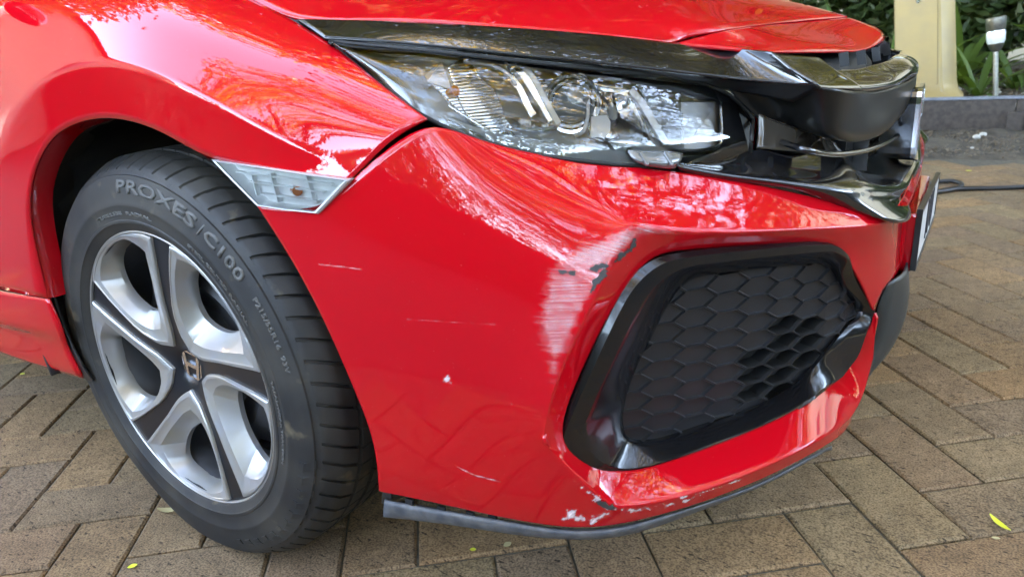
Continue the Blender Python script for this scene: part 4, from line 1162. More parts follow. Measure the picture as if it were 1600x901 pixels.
for iz in range(-2, 14):
    for is_ in range(-2, 16):
        s = sA-.01+is_*hw_*1.42; z = .235+iz*hh_*2.0+(hh_ if is_ % 2 else 0)+.045*(1-(s-sA)/(sB-sA))*.0
        cpx = project(hc(s, z, 0))
        if not inside(cpx, FIp, 1.34): continue
        V = []
        for sc, d in ((1.0, .0024), (.958, .0024), (.915, -.0020), (.905, -.0021)):
            for a, b in HEX: V.append(hc(s+a*hw_*sc, z+b*hh_*sc, d))
        F = grid_faces(4, 6, 0, True)
        hole = min(np.hypot(*(cpx-np.array(q))) for q in open_px) < 20
        if not hole: F.append(tuple(range(18, 24)))
        else:  # black floor set deep, standing in for the dark of an open cell
            for a, b in HEX: V.append(hc(s+a*hw_*.88, z+b*hh_*.88, -.022))
            F += grid_faces(2, 6, 18, True)+[tuple(range(24, 30))]
        mesh('honeycomb_cell', V, F, M['shut'] if hole else M['mesh'], bezel, False); ncell += 1
print('cells', ncell)
# fog lamp body behind
M['darkred'] = flat('fog_reflector_red', (.10, .006, .008), .3)
pc = hc((sA*.45+sB*.55), .33, -.07)
box('fog_lamp', pc, (.05, .10, .10), M['shut'], bezel, .01)
# ---- weathered lip strip under the bumper
u0 = [(602, 778, -.022), (700, 796, -.020), (800, 813, -.016), (880, 824, -.010), (962, 821, -.004), (1030, 805, .006), (1103, 783, .014), (1200, 747, .020), (1270, 710, .016), (1300, 696, -.02)]
u1 = [(600, 784, -.010), (700, 801, -.008), (800, 818, -.004), (880, 829, .004), (963, 826, .010), (1031, 809, .018), (1104, 786, .024), (1200, 749, .028), (1270, 712, .022), (1300, 698, -.018)]
u2 = [(599, 797, -.010), (700, 811, -.008), (800, 827, -.004), (880, 836, .004), (963, 833, .010), (1033, 815, .016), (1105, 790, .020), (1200, 752, .022), (1270, 714, .016), (1300, 700, -.02)]
u3 = [(601, 801, -.030), (700, 815, -.030), (800, 830, -.03), (880, 839, -.03), (965, 835, -.03), (1033, 817, -.03), (1105, 792, -.03), (1200, 754, -.03), (1270, 716, -.03), (1300, 702, -.04)]
net('lip_strip', [u0, u1, u2, u3], M['greyplastic'], car, 60, 14, .003)
# ---- lower mouth: dark plastic corner beyond the fog lamp, and grille behind
q0 = [('z', 1390, 442, .384), ('z', 1374, 476, .350), ('z', 1367, 520, .302), ('z', 1358, 560, .262), ('z', 1346, 592, .232)]
q1 = [('z', 1410, 429, .386), ('z', 1410, 470, .342), ('z', 1396, 528, .284), ('z', 1374, 567, .248), ('z', 1351, 597, .222)]
q2 = [('p', .906, -.20, .388), ('p', .908, -.20, .345), ('p', .905, -.20, .285), ('p', .89, -.20, .245), ('p', .86, -.20, .22)]
q3 = [('p', .907, 0, .388), ('p', .910, 0, .345), ('p', .907, 0, .285), ('p', .893, 0, .245), ('p', .862, 0, .22)]
M['damp'] = flat('dark_grained_plastic', (.028, .032, .031), .42, bump=.2, bscale=600)
net('lower_grille_frame', [q0, q1, q2, q3], M['damp'], car, 20, 14, .003, out=(3, -1, .5))
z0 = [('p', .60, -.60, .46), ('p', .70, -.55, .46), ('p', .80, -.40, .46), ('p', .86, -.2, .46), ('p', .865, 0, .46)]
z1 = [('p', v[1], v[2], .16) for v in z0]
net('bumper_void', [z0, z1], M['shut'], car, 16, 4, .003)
# ---- side marker lamp
mo = [(330, 249), (402, 260), (475, 271), (547, 281), (522, 308), (497, 334), (448, 329), (402, 322), (365, 285)]
mo3 = [P3((*q, .006)) for q in mo]
cm = np.mean(mo3, axis=0)
mn = np.array([.09, -.99, .02])
L0 = [p-mn*-.0 for p in mo3]
def ring(loops, name, mat, parent, closed_face=False, out=CAM):
    n = len(loops[0]); V = [v for lp in loops for v in lp]; F = grid_faces(len(loops), n, 0, True)
    if closed_face: F.append(tuple((len(loops)-1)*n+k for k in range(n)))
    return mesh(name, V, F, mat, parent, True, 30, out)
M['markrim'] = flat('clouded_lamp_edge', (.34, .35, .35), .25, coat=.5)
marker = ring([[p-mn*.012 for p in mo3], mo3, [p+(cm-p)*.04+mn*.002 for p in mo3], [p+(cm-p)*.08+mn*.0015 for p in mo3]], 'marker_lamp', M['markrim'], car)
inn = [p+(cm-p)*.08-mn*.0 for p in mo3]
M['reflector'] = flat('lamp_reflector', (.88, .89, .88), .25, .05, bump=.0)
ring([inn, [p+(cm-p)*.10-mn*.013 for p in inn]], 'marker_reflector', M['reflector'], marker, True)
def clear_mat(name, tint=(1, 1, 1), gloss=1.0, rough=.01):
    m = bpy.data.materials.new(name); m.use_nodes = True; N = m.node_tree.nodes; L = m.node_tree.links
    N.remove(N['Principled BSDF'])
    tr = N.new('ShaderNodeBsdfTransparent'); tr.inputs[0].default_value = (*tint, 1)
    gl = N.new('ShaderNodeBsdfGlossy'); gl.inputs['Roughness'].default_value = rough
    fr = N.new('ShaderNodeFresnel'); fr.inputs['IOR'].default_value = 1.75
    ml = N.new('ShaderNodeMath'); ml.operation = 'MULTIPLY'; ml.inputs[1].default_value = gloss*1.2; ml.use_clamp = True
    L.new(fr.outputs[0], ml.inputs[0])
    ms = N.new('ShaderNodeMixShader'); L.new(ml.outputs[0], ms.inputs[0]); L.new(tr.outputs[0], ms.inputs[1]); L.new(gl.outputs[0], ms.inputs[2])
    L.new(ms.outputs[0], N['Material Output'].inputs['Surface'])
    return m
M['lens'] = clear_mat('clear_lens', (.96, .97, .96), 1.0)
mesh('marker_lens', [*[p+mn*.001 for p in inn], cm+mn*.004], [(k, (k+1) % 9, 9) for k in range(9)], M['lens'], marker, True, None, CAM)
M['amber'] = flat('amber_bulb', (.75, .16, .02), .15, coat=1)
bp_ = P3((464, 298, -.004)); tube('amber_bulb', [bp_+np.array([-.008, .004, 0]), bp_+np.array([.003, -.002, 0])], .0055, M['amber'], marker, 12)
for (a, b) in (((372, 268), (520, 288)), ((392, 283), (508, 300)), ((410, 302), (498, 314))):
    bar('marker_fin', [P3((*a, -.002)), P3((*b, -.002))], .007, .0018, (0, 0, 1), M['reflector'], marker)
for x in (395, 425, 480): bar('marker_fin', [P3((x, 270, -.003)), P3((x+12, 316, -.003))], .006, .002, (1, 0, 0), M['reflector'], marker)
# ================================================================== HEADLAMP
T_ = [(516, 65), (578, 71), (662, 79), (772, 91), (892, 104), (1012, 116), (1105, 133), (1150, 156), (1177, 186)]
Bm = [(518, 68), (577, 119), (642, 169), (722, 209), (850, 243), (978, 258), (1075, 262), (1130, 257), (1172, 242)]
to_ = [-.092, -.100, -.106, -.112, -.116, -.120, -.124, -.122, -.116]
bo_ = [-.092, -.070, -.046, -.046, -.052, -.058, -.068, -.080, -.100]
lampT = [(*q, o) for q, o in zip(T_, to_)]; lampB = [(*q, o) for q, o in zip(Bm, bo_)]
def mid(t, bulge=0.0, push=0.0):
    r = []
    for (a, b, oa, ob) in zip(T_, Bm, to_, bo_):
        r.append((a[0]+(b[0]-a[0])*t, a[1]+(b[1]-a[1])*t, oa+(ob-oa)*t+bulge*4*t*(1-t)-push))
    return r
headlamp = empty('headlamp', (0, 0, 0), car)
headlamp['label'] = 'clear headlamp with layered reflectors and a dark inner corner'
LR = [lampT, mid(.33, .014), mid(.66, .014), lampB]
lens = net('lens', LR, M['lens'], headlamp, 70, 24, 0)
# dark edge frame round the lens
X = net_points(LR, 70, 24)
loop = np.vstack([X[0, :], X[1:, -1], X[-1, -2::-1], X[-2:0:-1, 0]])
tube('lens_edge', loop, .0026, M['shut'], headlamp, 6, True)
# housing bowl: side walls and back
def hp(px, py, d):
    """point inside the lamp: d metres behind the lens surface on that line of sight"""
    px0 = np.clip(px, 520, 1172)
    top = np.interp(px0, [q[0] for q in T_], [q[1] for q in T_]); bot = np.interp(px0, [q[0] for q in Bm], [q[1] for q in Bm])
    t = np.clip((py-top)/max(4, bot-top), 0, 1)
    o = np.interp(px0, [q[0] for q in T_], to_)*(1-t)+np.interp(px0, [q[0] for q in Bm], bo_)*t+.056*t*(1-t)
    return P3((px, py, o-d))
M['lamphouse'] = flat('lamp_housing_grey', (.40, .42, .42), .28, .35, coat=.3)
M['lampdark'] = flat('lamp_bezel_black', (.012, .013, .016), .3)
M['lampsilver'] = flat('lamp_chrome', (.80, .81, .82), .12, .95)
M['lampfrost'] = flat('frosted_reflector', (.48, .50, .52), .36, .35)
def flute_mat():
    m, N, L, b = newmat('fluted_reflector')
    b.inputs['Base Color'].default_value = (.72, .73, .74, 1); b.inputs['Metallic'].default_value = .8; b.inputs['Roughness'].default_value = .2
    tc = N.new('ShaderNodeTexCoord'); w = N.new('ShaderNodeTexWave'); w.inputs['Scale'].default_value = 95; w.bands_direction = 'Z'; w.inputs['Distortion'].default_value = 1.2
    w.inputs['Detail'].default_value = 0
    L.new(tc.outputs['Object'], w.inputs['Vector'])
    bp = N.new('ShaderNodeBump'); bp.inputs['Strength'].default_value = .5; bp.inputs['Distance'].default_value = .002
    L.new(w.outputs['Fac'], bp.inputs['Height']); L.new(bp.outputs[0], b.inputs['Normal'])
    return m
M['flute'] = flute_mat()
hb0 = [np.array(P3(v)) for v in lampT]; hb1 = [np.array(P3(v)) for v in lampB]
def inw(p, d):
    v = p-CAM; v = v*np.array([1, 1, .35]); v /= np.linalg.norm(v); m_ = np.array([-.6, .8, 0])
    k = np.clip((p[0]-.55)/.12, 0, 1); w = m_*(1-k)*.75+v*(.25+.75*k); return p+w/np.linalg.norm(w)*d
rowsH = [hb0, [inw(p, .045) for p in hb0], [inw(p*.7+q*.3, .075) for p, q in zip(hb0, hb1)], [inw(p*.3+q*.7, .075) for p, q in zip(hb0, hb1)], [inw(q, .045) for q in hb1], hb1]
net('housing', rowsH, M['lamphouse'], headlamp, 50, 30, .002)
def panel(name, pts, mat, d, bev=.0, parent=headlamp, thick=.004):
    """polygon panel inside the lamp: pts (px,py[,extra depth])"""
    V = [hp(p[0], p[1], d+(p[2] if len(p) > 2 else 0)) for p in pts]
    o = mesh(name, V, [tuple(range(len(V)))], mat, parent, False, None, CAM); solid(o, thick); return o
# dark inner bezel at the grille end
panel('inner_bezel', [(1118, 140), (1150, 158), (1174, 190), (1172, 240), (1130, 254), (1062, 258), (1066, 246), (1112, 240), (1127, 228), (1130, 160)], M['lampdark'], .012)
panel('upper_bezel', [(520, 70), (662, 80), (892, 105), (1012, 118), (1105, 136), (1128, 158), (1060, 138), (980, 124), (880, 111), (720, 95), (600, 82)], M['lamphouse'], .030)
panel('end_reflector', [(1064, 160, 0), (1122, 160, 0), (1127, 168, 0), (1127, 222, 0), (1118, 234, 0), (1066, 236, .01)], M['lampfrost'], .028)
panel('end_reflector_top', [(1064, 130, .02), (1100, 138, .01), (1118, 158, 0), (1064, 158, .0)], M['lampsilver'], .03)
panel('end_reflector_side', [(1030, 150, .05), (1063, 158, 0), (1065, 236, 0), (1036, 232, .04)], M['lampsilver'], .03)
# fluted corner reflector
fl = [[(700, 106, .02), (730, 92, .03), (748, 118, .03), (772, 138, .04)], [(712, 142, .02), (738, 130, .025), (762, 152, .03), (786, 170, .035)],
      [(724, 172, .02), (752, 172, .02), (778, 188, .02), (792, 190, .03)], [(744, 196, .012), (768, 206, .012), (790, 212, .014), (806, 214, .02)]]
net('corner_reflector', [[hp(a, b, c_) for a, b, c_ in r] for r in fl], M['flute'], headlamp, 24, 24, .002)
panel('corner_side', [(664, 118, .03), (690, 96, .03), (700, 106, .02), (712, 142, .02), (706, 140, .03), (668, 128, .035)], M['lampfrost'], .0)
panel('corner_floor', [(676, 132, .03), (712, 145, .025), (744, 198, .014), (715, 176, .02)], M['flute'], .0)
ab = hp(703, 146, .026); tube('amber_bulb', [ab, ab+np.array([.010, -.003, .003])], .006, M['amber'], headlamp, 12)
# slanted dividers
def strut(name, pts, w, h, mat, d):
    bar(name, spline([hp(p[0], p[1], d) for p in pts], 6), w, h, (.3, -.6, .7), mat, headlamp, .0008)
strut('divider', [(792, 95), (815, 118), (842, 158), (862, 192)], .010, .012, M['lampsilver'], .022)
strut('divider', [(806, 98), (832, 124), (852, 160), (872, 196)], .007, .010, M['lamphouse'], .018)
strut('divider', [(797, 120), (812, 140), (826, 170), (834, 182)], .008, .006, M['lampsilver'], .026)
strut('divider', [(924, 132), (985, 146), (1000, 164), (1018, 200), (1034, 228)], .006, .008, M['lampsilver'], .02)
strut('light_guide', [(724, 96), (770, 104), (795, 118), (806, 134)], .004, .004, M['lampfrost'], .016)
strut('light_guide', [(985, 142), (1002, 162), (1022, 196), (1040, 226)], .009, .006, M['lampfrost'], .012)
strut('guide_line', [(1036, 229), (1076, 235), (1110, 232), (1124, 226), (1127, 215), (1126, 165)], .003, .003, M['lampsilver'], .010)
panel('guide_floor', [(786, 180, .03), (838, 188, .03), (872, 198, .02), (850, 206, .02), (800, 200, .015)], M['lampsilver'], .0)
panel('bowl_side', [(828, 122, .02), (870, 124, .04), (866, 160, .04), (850, 160, .02)], M['flute'], .0)
# projector
def disc(name, px, py, d, r, mat, depth=.03, n=28, dome=0.0):
    c_ = hp(px, py, d); ax = np.array([.45, -.85, .12]); ax /= np.linalg.norm(ax)
    u = np.cross(ax, [0, 0, 1]); u /= np.linalg.norm(u); v = np.cross(u, ax); V = []
    prof = [(r, -depth), (r, 0), (r*.97, .002), (r*.86, .0015), (r*.84, -.003)]+([(r*.8, dome*.35), (r*.55, dome*.75), (r*.25, dome*.96), (.0005, dome)] if dome else [(r*.5, -depth*.7), (.001, -depth)])
    for q, w in prof:
        for k in range(n): V.append(c_+ax*w+u*q*math.cos(2*math.pi*k/n)+v*q*math.sin(2*math.pi*k/n))
    return mesh(name, V, grid_faces(len(prof), n, 0, True), mat, headlamp, True, 40, CAM)
disc('projector', 893, 163, .030, .034, M['lampsilver'], .04, 32)
M['projglass'] = flat('projector_glass', (.16, .18, .18), .03, 0, coat=1.0)
disc('projector_lens', 893, 163, .026, .027, M['projglass'], .01, 32, .014)
strut('projector_frame', [(904, 116), (914, 122), (918, 140), (917, 190), (910, 206), (896, 213)], .004, .004, M['lampfrost'], .012)
# main-beam reflector between the dividers
mb = [[(925, 140, .05), (955, 140, .07), (985, 150, .05)], [(922, 175, .05), (958, 175, .09), (1000, 185, .05)], [(920, 214, .03), (965, 222, .05), (1020, 226, .03)]]
net('beam_reflector', [[hp(a, b, c_) for a, b, c_ in r] for r in mb], M['lampsilver'], headlamp, 16, 16, .002)
panel('bulb_shield', [(924, 182, 0), (948, 180, 0), (954, 190, 0), (953, 206, 0), (944, 216, 0), (922, 214, 0)], M['lampfrost'], .024)
panel('bulb_shield', [(926, 166, .0), (936, 168, .0), (948, 172, 0), (950, 180, 0), (926, 180, 0)], M['lampsilver'], .028)
panel('bowl_fin', [(1016, 192, 0), (1034, 196, 0), (1030, 214, 0), (1022, 208, 0)], M['lampfrost'], .030)
panel('beam_side', [(990, 126, .03), (1062, 136, .03), (1062, 160, .06), (1010, 160, .06)], M['lamphouse'], .02)
# ribbed light guide along the foot of the lamp
for k in range(9):
    t = k/8
    path = [(700+6*k, 186+2.6*k), (760+2*k, 208+2.6*k-2), (850, 224+2.2*k), (960, 238+1.9*k), (1020, 244+1.5*k)]
    path = [p for p in path]
    pts = spline([hp(min(p[0], 1040), p[1], .010-.0006*k) for p in path], 8)
    tube('foot_rib', pts, .0016, M['lampfrost'], headlamp, 5)
for k in range(8):
    a = (700+8*k, 164+5*k); strut('corner_tooth', [(a[0], a[1]), (a[0]+9, a[1]+7)], .002, .002, M['lampsilver'], .012)
# clear moulded clip at the lower edge
M['clipclear'] = flat('clear_clip', (.13, .135, .13), .12, .3, coat=1.0)
cl = [[(980, 233, -.062), (1010, 236, -.060), (1040, 236, -.060), (1068, 240, -.062)], [(994, 252, -.052), (1016, 254, -.048), (1042, 256, -.048), (1062, 254, -.054)], [(1004, 258, -.054), (1020, 261, -.052), (1042, 264, -.052), (1054, 264, -.056)]]
net('lens_clip', cl, M['clipclear'], headlamp, 12, 10, .004)
for x in (1006, 1044): bar('clip_rib', [P3((x-6, 238, -.057)), P3((x+6, 258, -.046))], .004, .004, (.5, -.5, .5), M['clipclear'], headlamp, .0008)
# ================================================================== ARCH, SILL, REST OF THE CAR
# wheel-arch liner: inside of a drum above the tyre
V = []; F = []
angs = np.linspace(-28, 191, 47)
prof = [(.366, -.845), (.374, -.83), (.383, -.80), (.385, -.70), (.385, -.60), (.36, -.56), (.10, -.55)]
for a in angs:
    for r, y in prof:
        rr = r+.004*math.sin(rad(a)*23)*(1 if r > .3 else 0)
        if a > 62 and r < .37: y = -.885; rr = .372
        if a < 50: y = y+.03*min(1, (50-a)/40); rr -= .012*min(1, (50-a)/40)
        V.append((.005+rr*math.cos(rad(a))*1.0, y, .315+rr*math.sin(rad(a))))
F = grid_faces(len(angs), len(prof))
lin = mesh('arch_liner', V, F, M['liner'], car, True, 50, face_out=(0, -1.5, .3)); solid(lin, .003, 1)
def pl_y(p, y): q = np.array(p, float); q[1] = y; return q
# turned-in flange of the wing and bumper round the arch
fa = [P3((*q, o)) for q, o in zip(arch[:11], oa_[:11])]
fl1 = spline(fa, 6); fl2 = fl1+np.array([0, .014, 0])+(np.array([0.02, 0, .31])-fl1)*np.array([1, 0, 1])*.012
mesh('arch_flange', np.vstack([fl1+np.array([0, .001, 0]), fl2, fl2+np.array([0, .02, 0])]), grid_faces(3, len(fl1)), M['paint'], car, True)
eb_ = [P3(B['E_%d' % k]) for k in range(8)]
e1 = spline(eb_, 6); mesh('bumper_flange', np.vstack([e1+np.array([0, .001, 0]), e1+np.array([-.006, .022, 0])]), grid_faces(2, len(e1)), M['paint'], car, True)
# sill and side skirt below the wing, with the rubber edge of the arch
s0 = [('p', -.95, -.884, .40), (-160, 425, -.006), (-60, 446, .002), (10, 457, .004), (76, 468, .004)]
s1 = [('p', -.95, -.884, .33), (-160, 480, -.006), (-60, 492, .0), (14, 508, .002), (98, 520, .002)]
s2 = [('p', -.95, -.872, .30), (-160, 494, -.018), (-60, 506, -.012), (24, 520, -.008), (106, 545, -.004)]
s3 = [('p', -.95, -.872, .255), (-160, 515, -.020), (-60, 530, -.016), (30, 556, -.012), (124, 580, -.008)]
s4 = [('p', -.95, -.85, .235), (-160, 518, -.04), (-60, 533, -.03), (34, 561, -.026), (130, 592, -.018)]
net('side_skirt', [s0, s1, s2, s3, s4], M['paint'], car, 40, 30, .003)
rb = spline([P3(v) for v in [(46, 330, -.01), (52, 385, -.008), (70, 462, -.006), (92, 524, -.006), (116, 572, -.008), (132, 594, -.014)]], 8)
bar('arch_seal', rb+np.array([.012, .004, 0]), .022, .004, (0, 1, 0), M['satin'], car, .001)
# broken clips between bumper foot and the hanging strip
for q in ((607, 773), (640, 783), (735, 803), (770, 808), (690, 795)):
    p = P3((*q, -.014)); box('strip_clip', p, (.012, .004, .008), M['shut'], car, .001)
# black strip added as gap shade under bonnet edge and behind wing top
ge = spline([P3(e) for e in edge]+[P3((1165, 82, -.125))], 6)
mesh('bonnet_gap_shade', np.vstack([ge+np.array([0, -.03, -.035]), ge+np.array([0, .01, -.03]), ge+np.array([0, .10, -.03])]), grid_faces(3, len(ge)), M['shut'], car, True)
# under-bonnet and underbody black boxes, added to block light
def boxc(name, x0, x1, y0, y1, z0, z1, mat): return box(name, ((x0+x1)/2, (y0+y1)/2, (z0+z1)/2), (x1-x0, y1-y0, z1-z0), mat, car, .01)
boxc('engine_bay_light_block', -.55, .42, -.545, .545, .19, .66, M['shut'])
boxc('underbody_light_block', -3.3, -.45, -.78, .78, .19, .30, M['shut'])
# doors, glass and roof (right side; mirrored below)
def SD(x, z, inset): return ('p', x, -(.893-inset), z)
def door(name, x0, x1):
    xs_ = [x0, (x0+x1)/2, x1]
    return net(name, [[SD(x, .40, .006) for x in xs_], [SD(x, .50, .0) for x in xs_], [SD(x, .62, .004) for x in xs_], [SD(x, .72, .022) for x in xs_], [SD(x, .80, .012) for x in xs_], [SD(x, .92, .05) for x in xs_], [SD(x, .985, .085) for x in xs_]], M['paint'], car, 10, 40, .004, out=(-1, -5, 1))
door('door', -1.62, -.64)
xs_ = [-.66, -.5, -.36]
net('wing_rear', [[SD(x, .40, .012) for x in xs_], [SD(x, .50, .010) for x in xs_], [SD(x, .62, .014) for x in xs_], [SD(x, .74, .034) for x in xs_], [SD(x, .84, .052) for x in xs_], [SD(x, .90, .085) for x in xs_], [SD(x, .945, .14) for x in xs_]], M['paint'], car, 8, 30, .003, out=(-1, -5, 1))
door('door', -2.55, -1.63)
M['glass'] = flat('tinted_glass', (.012, .015, .016), .03, coat=1.0)
net('side_window', [[('p', -.62, -.80, .99), ('p', -1.6, -.80, .99), ('p', -2.5, -.80, 1.0)], [('p', -.95, -.72, 1.18), ('p', -1.6, -.70, 1.24), ('p', -2.5, -.70, 1.22)], [('p', -1.35, -.62, 1.36), ('p', -1.7, -.60, 1.38), ('p', -2.4, -.60, 1.36)]], M['glass'], car, 12, 10, .004, out=(-1, -5, 1))
net('windscreen', [[('p', -.50, 0, .985), ('p', -.52, -.4, .98), ('p', -.62, -.74, .96)], [('p', -.95, 0, 1.21), ('p', -.96, -.38, 1.20), ('p', -1.02, -.68, 1.17)], [('p', -1.35, 0, 1.40), ('p', -1.36, -.35, 1.39), ('p', -1.40, -.60, 1.365)]], M['glass'], car, 12, 10, .004, out=(3, -1, 4))
net('roof', [[('p', -1.36, 0, 1.405), ('p', -1.37, -.35, 1.395), ('p', -1.41, -.61, 1.36)], [('p', -2.2, 0, 1.43), ('p', -2.2, -.35, 1.42), ('p', -2.2, -.60, 1.375)], [('p', -3.3, 0, 1.28), ('p', -3.3, -.33, 1.27), ('p', -3.25, -.56, 1.23)], [('p', -3.6, 0, .95), ('p', -3.58, -.4, .95), ('p', -3.4, -.70, .93)]], M['paint'], car, 12, 14, .004, out=(-2, -1, 5))
net('rear_quarter', [[SD(-2.56, .40, .01), ('p', -3.1, -.87, .40), ('p', -3.5, -.75, .42), ('p', -3.62, 0, .42)], [SD(-2.56, .72, .0), ('p', -3.1, -.88, .72), ('p', -3.52, -.72, .72), ('p', -3.66, 0, .72)], [SD(-2.56, 1.0, .09), ('p', -3.1, -.78, 1.0), ('p', -3.42, -.68, .96), ('p', -3.6, 0, .95)], [('p', -2.5, -.64, 1.30), ('p', -2.9, -.62, 1.27), ('p', -3.3, -.58, 1.15), ('p', -3.5, 0, 1.05)]], M['paint'], car, 16, 16, .004, out=(-3, -6, 1))
mir = cage('door_mirror', {'a0': ('p', -.72, -.86, .98), 'a1': ('p', -.72, -1.05, .985), 'a2': ('p', -.72, -1.06, 1.10), 'a3': ('p', -.72, -.88, 1.12), 'b0': ('p', -.62, -.89, .985), 'b1': ('p', -.64, -1.02, .99), 'b2': ('p', -.65, -1.02, 1.08), 'b3': ('p', -.63, -.9, 1.09)},
           ['a0 a1 b1 b0', 'a1 a2 b2 b1', 'a2 a3 b3 b2', 'a3 a0 b0 b3', 'b0 b1 b2 b3', 'a3 a2 a1 a0'], M['paint'], car, (), 3, 0)
# rear wheel: a plain copy of the front one
def copy_tree(o, parent):
    c = o.copy(); COL.objects.link(c); c.parent = parent
    for ch in list(o.children): copy_tree(ch, c)
    return c
rw = copy_tree(wheel, car); rw.location = (-2.70, -.87, WZ); rw.rotation_euler = (0, 0, 0)
# the car's left half
keep = [o for o in car.children]
nomirror = ('badge', 'number_plate', 'plate_plinth', 'engine_bay_light_block', 'underbody_light_block')
for o in keep:
    if o.name.startswith(nomirror): continue
    mirror_copy(o)

# ================================================================== SCRAPES ON THE BUMPER
bpy.context.view_layer.update()
dg = bpy.context.evaluated_depsgraph_get()
be = bumper.evaluated_get(dg); bme = be.to_mesh()
BV = BVHTree.FromPolygons([v.co.copy() for v in bme.vertices], [tuple(p.vertices) for p in bme.polygons])
be.to_mesh_clear()
def poly_dist(q, poly):
    nxt = np.roll(poly, -1, 0); e = nxt-poly
    t = np.clip(((q-poly)*e).sum(1)/np.maximum((e*e).sum(1), 1e-9), 0, 1)
    return float(np.sqrt(((q-poly-e*t[:, None])**2).sum(1)).min())
def decal(name, poly, mat, step=2.5, lift=.0005, soft=14.0, jag=0.0):
    poly = np.array(poly, float)
    if jag:
        q_ = []
        for a, b in zip(poly, np.roll(poly, -1, 0)):
            m_ = max(1, int(np.hypot(*(b-a))/4))
            for t in range(m_): q_.append(a+(b-a)*t/m_+rng.normal(0, jag, 2))
        poly = np.array(q_)
    x0, y0 = poly.min(0)-step; x1, y1 = poly.max(0)+step
    nx = int((x1-x0)/step)+2; ny = int((y1-y0)/step)+2
    V = []; UVs = []; FD = []; idx = {}
    for j in range(ny):
        for i in range(nx):
            q = np.array([x0+i*step, y0+j*step]); ins = inside(q, poly)
            d = poly_dist(q, poly)
            if not ins and d > step*1.1: continue
            r = Vector(ray(*q)); h = BV.ray_cast(Vector(CAM), r.normalized())
            if h[0] is None: continue
            nrm = h[1] if h[1].dot(r) < 0 else -h[1]
            idx[i, j] = len(V); V.append(h[0]+nrm*lift); UVs.append(q/100); FD.append(min(1, d/soft) if ins else 0)
    F = [(idx[i, j], idx[i+1, j], idx[i+1, j+1], idx[i, j+1]) for (i, j) in idx if (i+1, j) in idx and (i+1, j+1) in idx and (i, j+1) in idx]
    F = [f for f in F if max((V[a]-V[f[0]]).length for a in f) < .03]
    o = mesh(name, V, F, mat, bumper, True, None, CAM)
    uv = o.data.uv_layers.new(name='UVMap')
    for l in o.data.loops: uv.data[l.index].uv = UVs[l.vertex_index]
    at = o.data.attributes.new('fade', 'FLOAT', 'POINT'); at.data.foreach_set('value', np.array(FD, np.float32))
    return o
def scrape_mat(name, col1, col2, angle, sx, sy, lo, hi, solid_=0.0, rough=.7):
    m, N, L, b = newmat(name)
    uv = N.new('ShaderNodeUVMap'); mp = N.new('ShaderNodeMapping'); mp.vector_type = 'POINT'
    mp.inputs['Rotation'].default_value = (0, 0, rad(angle)); mp.inputs['Scale'].default_value = (1, 1, 1)
    L.new(uv.outputs[0], mp.inputs[0])
    m2 = N.new('ShaderNodeMapping'); m2.inputs['Scale'].default_value = (sx, sy, 1); L.new(mp.outputs[0], m2.inputs[0])
    n = N.new('ShaderNodeTexNoise'); n.inputs['Scale'].default_value = 1; n.inputs['Detail'].default_value = 5; n.inputs['Roughness'].default_value = .7
    L.new(m2.outputs[0], n.inputs['Vector'])
    n2 = N.new('ShaderNodeTexNoise'); n2.inputs['Scale'].default_value = 5; n2.inputs['Detail'].default_value = 3; L.new(uv.outputs[0], n2.inputs['Vector'])
    at = N.new('ShaderNodeAttribute'); at.attribute_name = 'fade'
    a1 = N.new('ShaderNodeMath'); a1.operation = 'MULTIPLY_ADD'; a1.inputs[1].default_value = .42; L.new(at.outputs['Fac'], a1.inputs[0]); L.new(n.outputs['Fac'], a1.inputs[2])
    a2 = N.new('ShaderNodeMath'); a2.operation = 'MULTIPLY_ADD'; a2.inputs[1].default_value = .35; L.new(n2.outputs['Fac'], a2.inputs[0]); L.new(a1.outputs[0], a2.inputs[2])
    r = N.new('ShaderNodeMapRange'); r.inputs['From Min'].default_value = lo; r.inputs['From Max'].default_value = hi; L.new(a2.outputs[0], r.inputs['Value'])
    mx = N.new('ShaderNodeMix'); mx.data_type = 'RGBA'; mx.inputs['A'].default_value = (*col1, 1); mx.inputs['B'].default_value = (*col2, 1)
    L.new(n.outputs['Fac'], mx.inputs['Factor']); L.new(mx.outputs['Result'], b.inputs['Base Color'])
    b.inputs['Roughness'].default_value = rough
    L.new(r.outputs[0], b.inputs['Alpha'])
    return m
SM1 = scrape_mat('white_scuff', (.70, .22, .22), (.85, .74, .74), -14, .5, 42, .88, 1.45)
SM2 = scrape_mat('streaked_scuff', (.70, .16, .17), (.85, .66, .66), 2, .4, 44, .97, 1.55)
SM3 = scrape_mat('lip_scuff', (.80, .62, .62), (.85, .82, .82), 35, 5, 14, .84, 1.2)
SMB = scrape_mat('black_gouge', (.012, .012, .013), (.05, .048, .045), -30, 7, 18, .66, .80)
SMF = scrape_mat('faint_scuff', (.62, .16, .17), (.75, .35, .36), 4, 2, 14, .84, 1.15)
SMH = scrape_mat('pink_haze_scuff', (.66, .20, .21), (.78, .46, .47), -6, .5, 26, .80, 2.0)
decal('scuff_haze', [(836, 470), (846, 418), (872, 396), (905, 374), (945, 360), (985, 343), (1020, 343), (1095, 364), (1045, 373), (1003, 379), (978, 400), (945, 440), (926, 478), (898, 540), (868, 606), (855, 607), (848, 565), (828, 510)], SMH, 3, .0004, 26)
sc = decal('scrape_mark', [(862, 412), (880, 390), (905, 374), (945, 362), (978, 345), (1010, 342), (1045, 352), (1090, 364), (1045, 373), (1003, 378), (990, 392), (965, 412), (940, 432), (905, 428)], SM1, soft=22)
sc['label'] = 'white scuff along the bumper edge above the fog lamp'
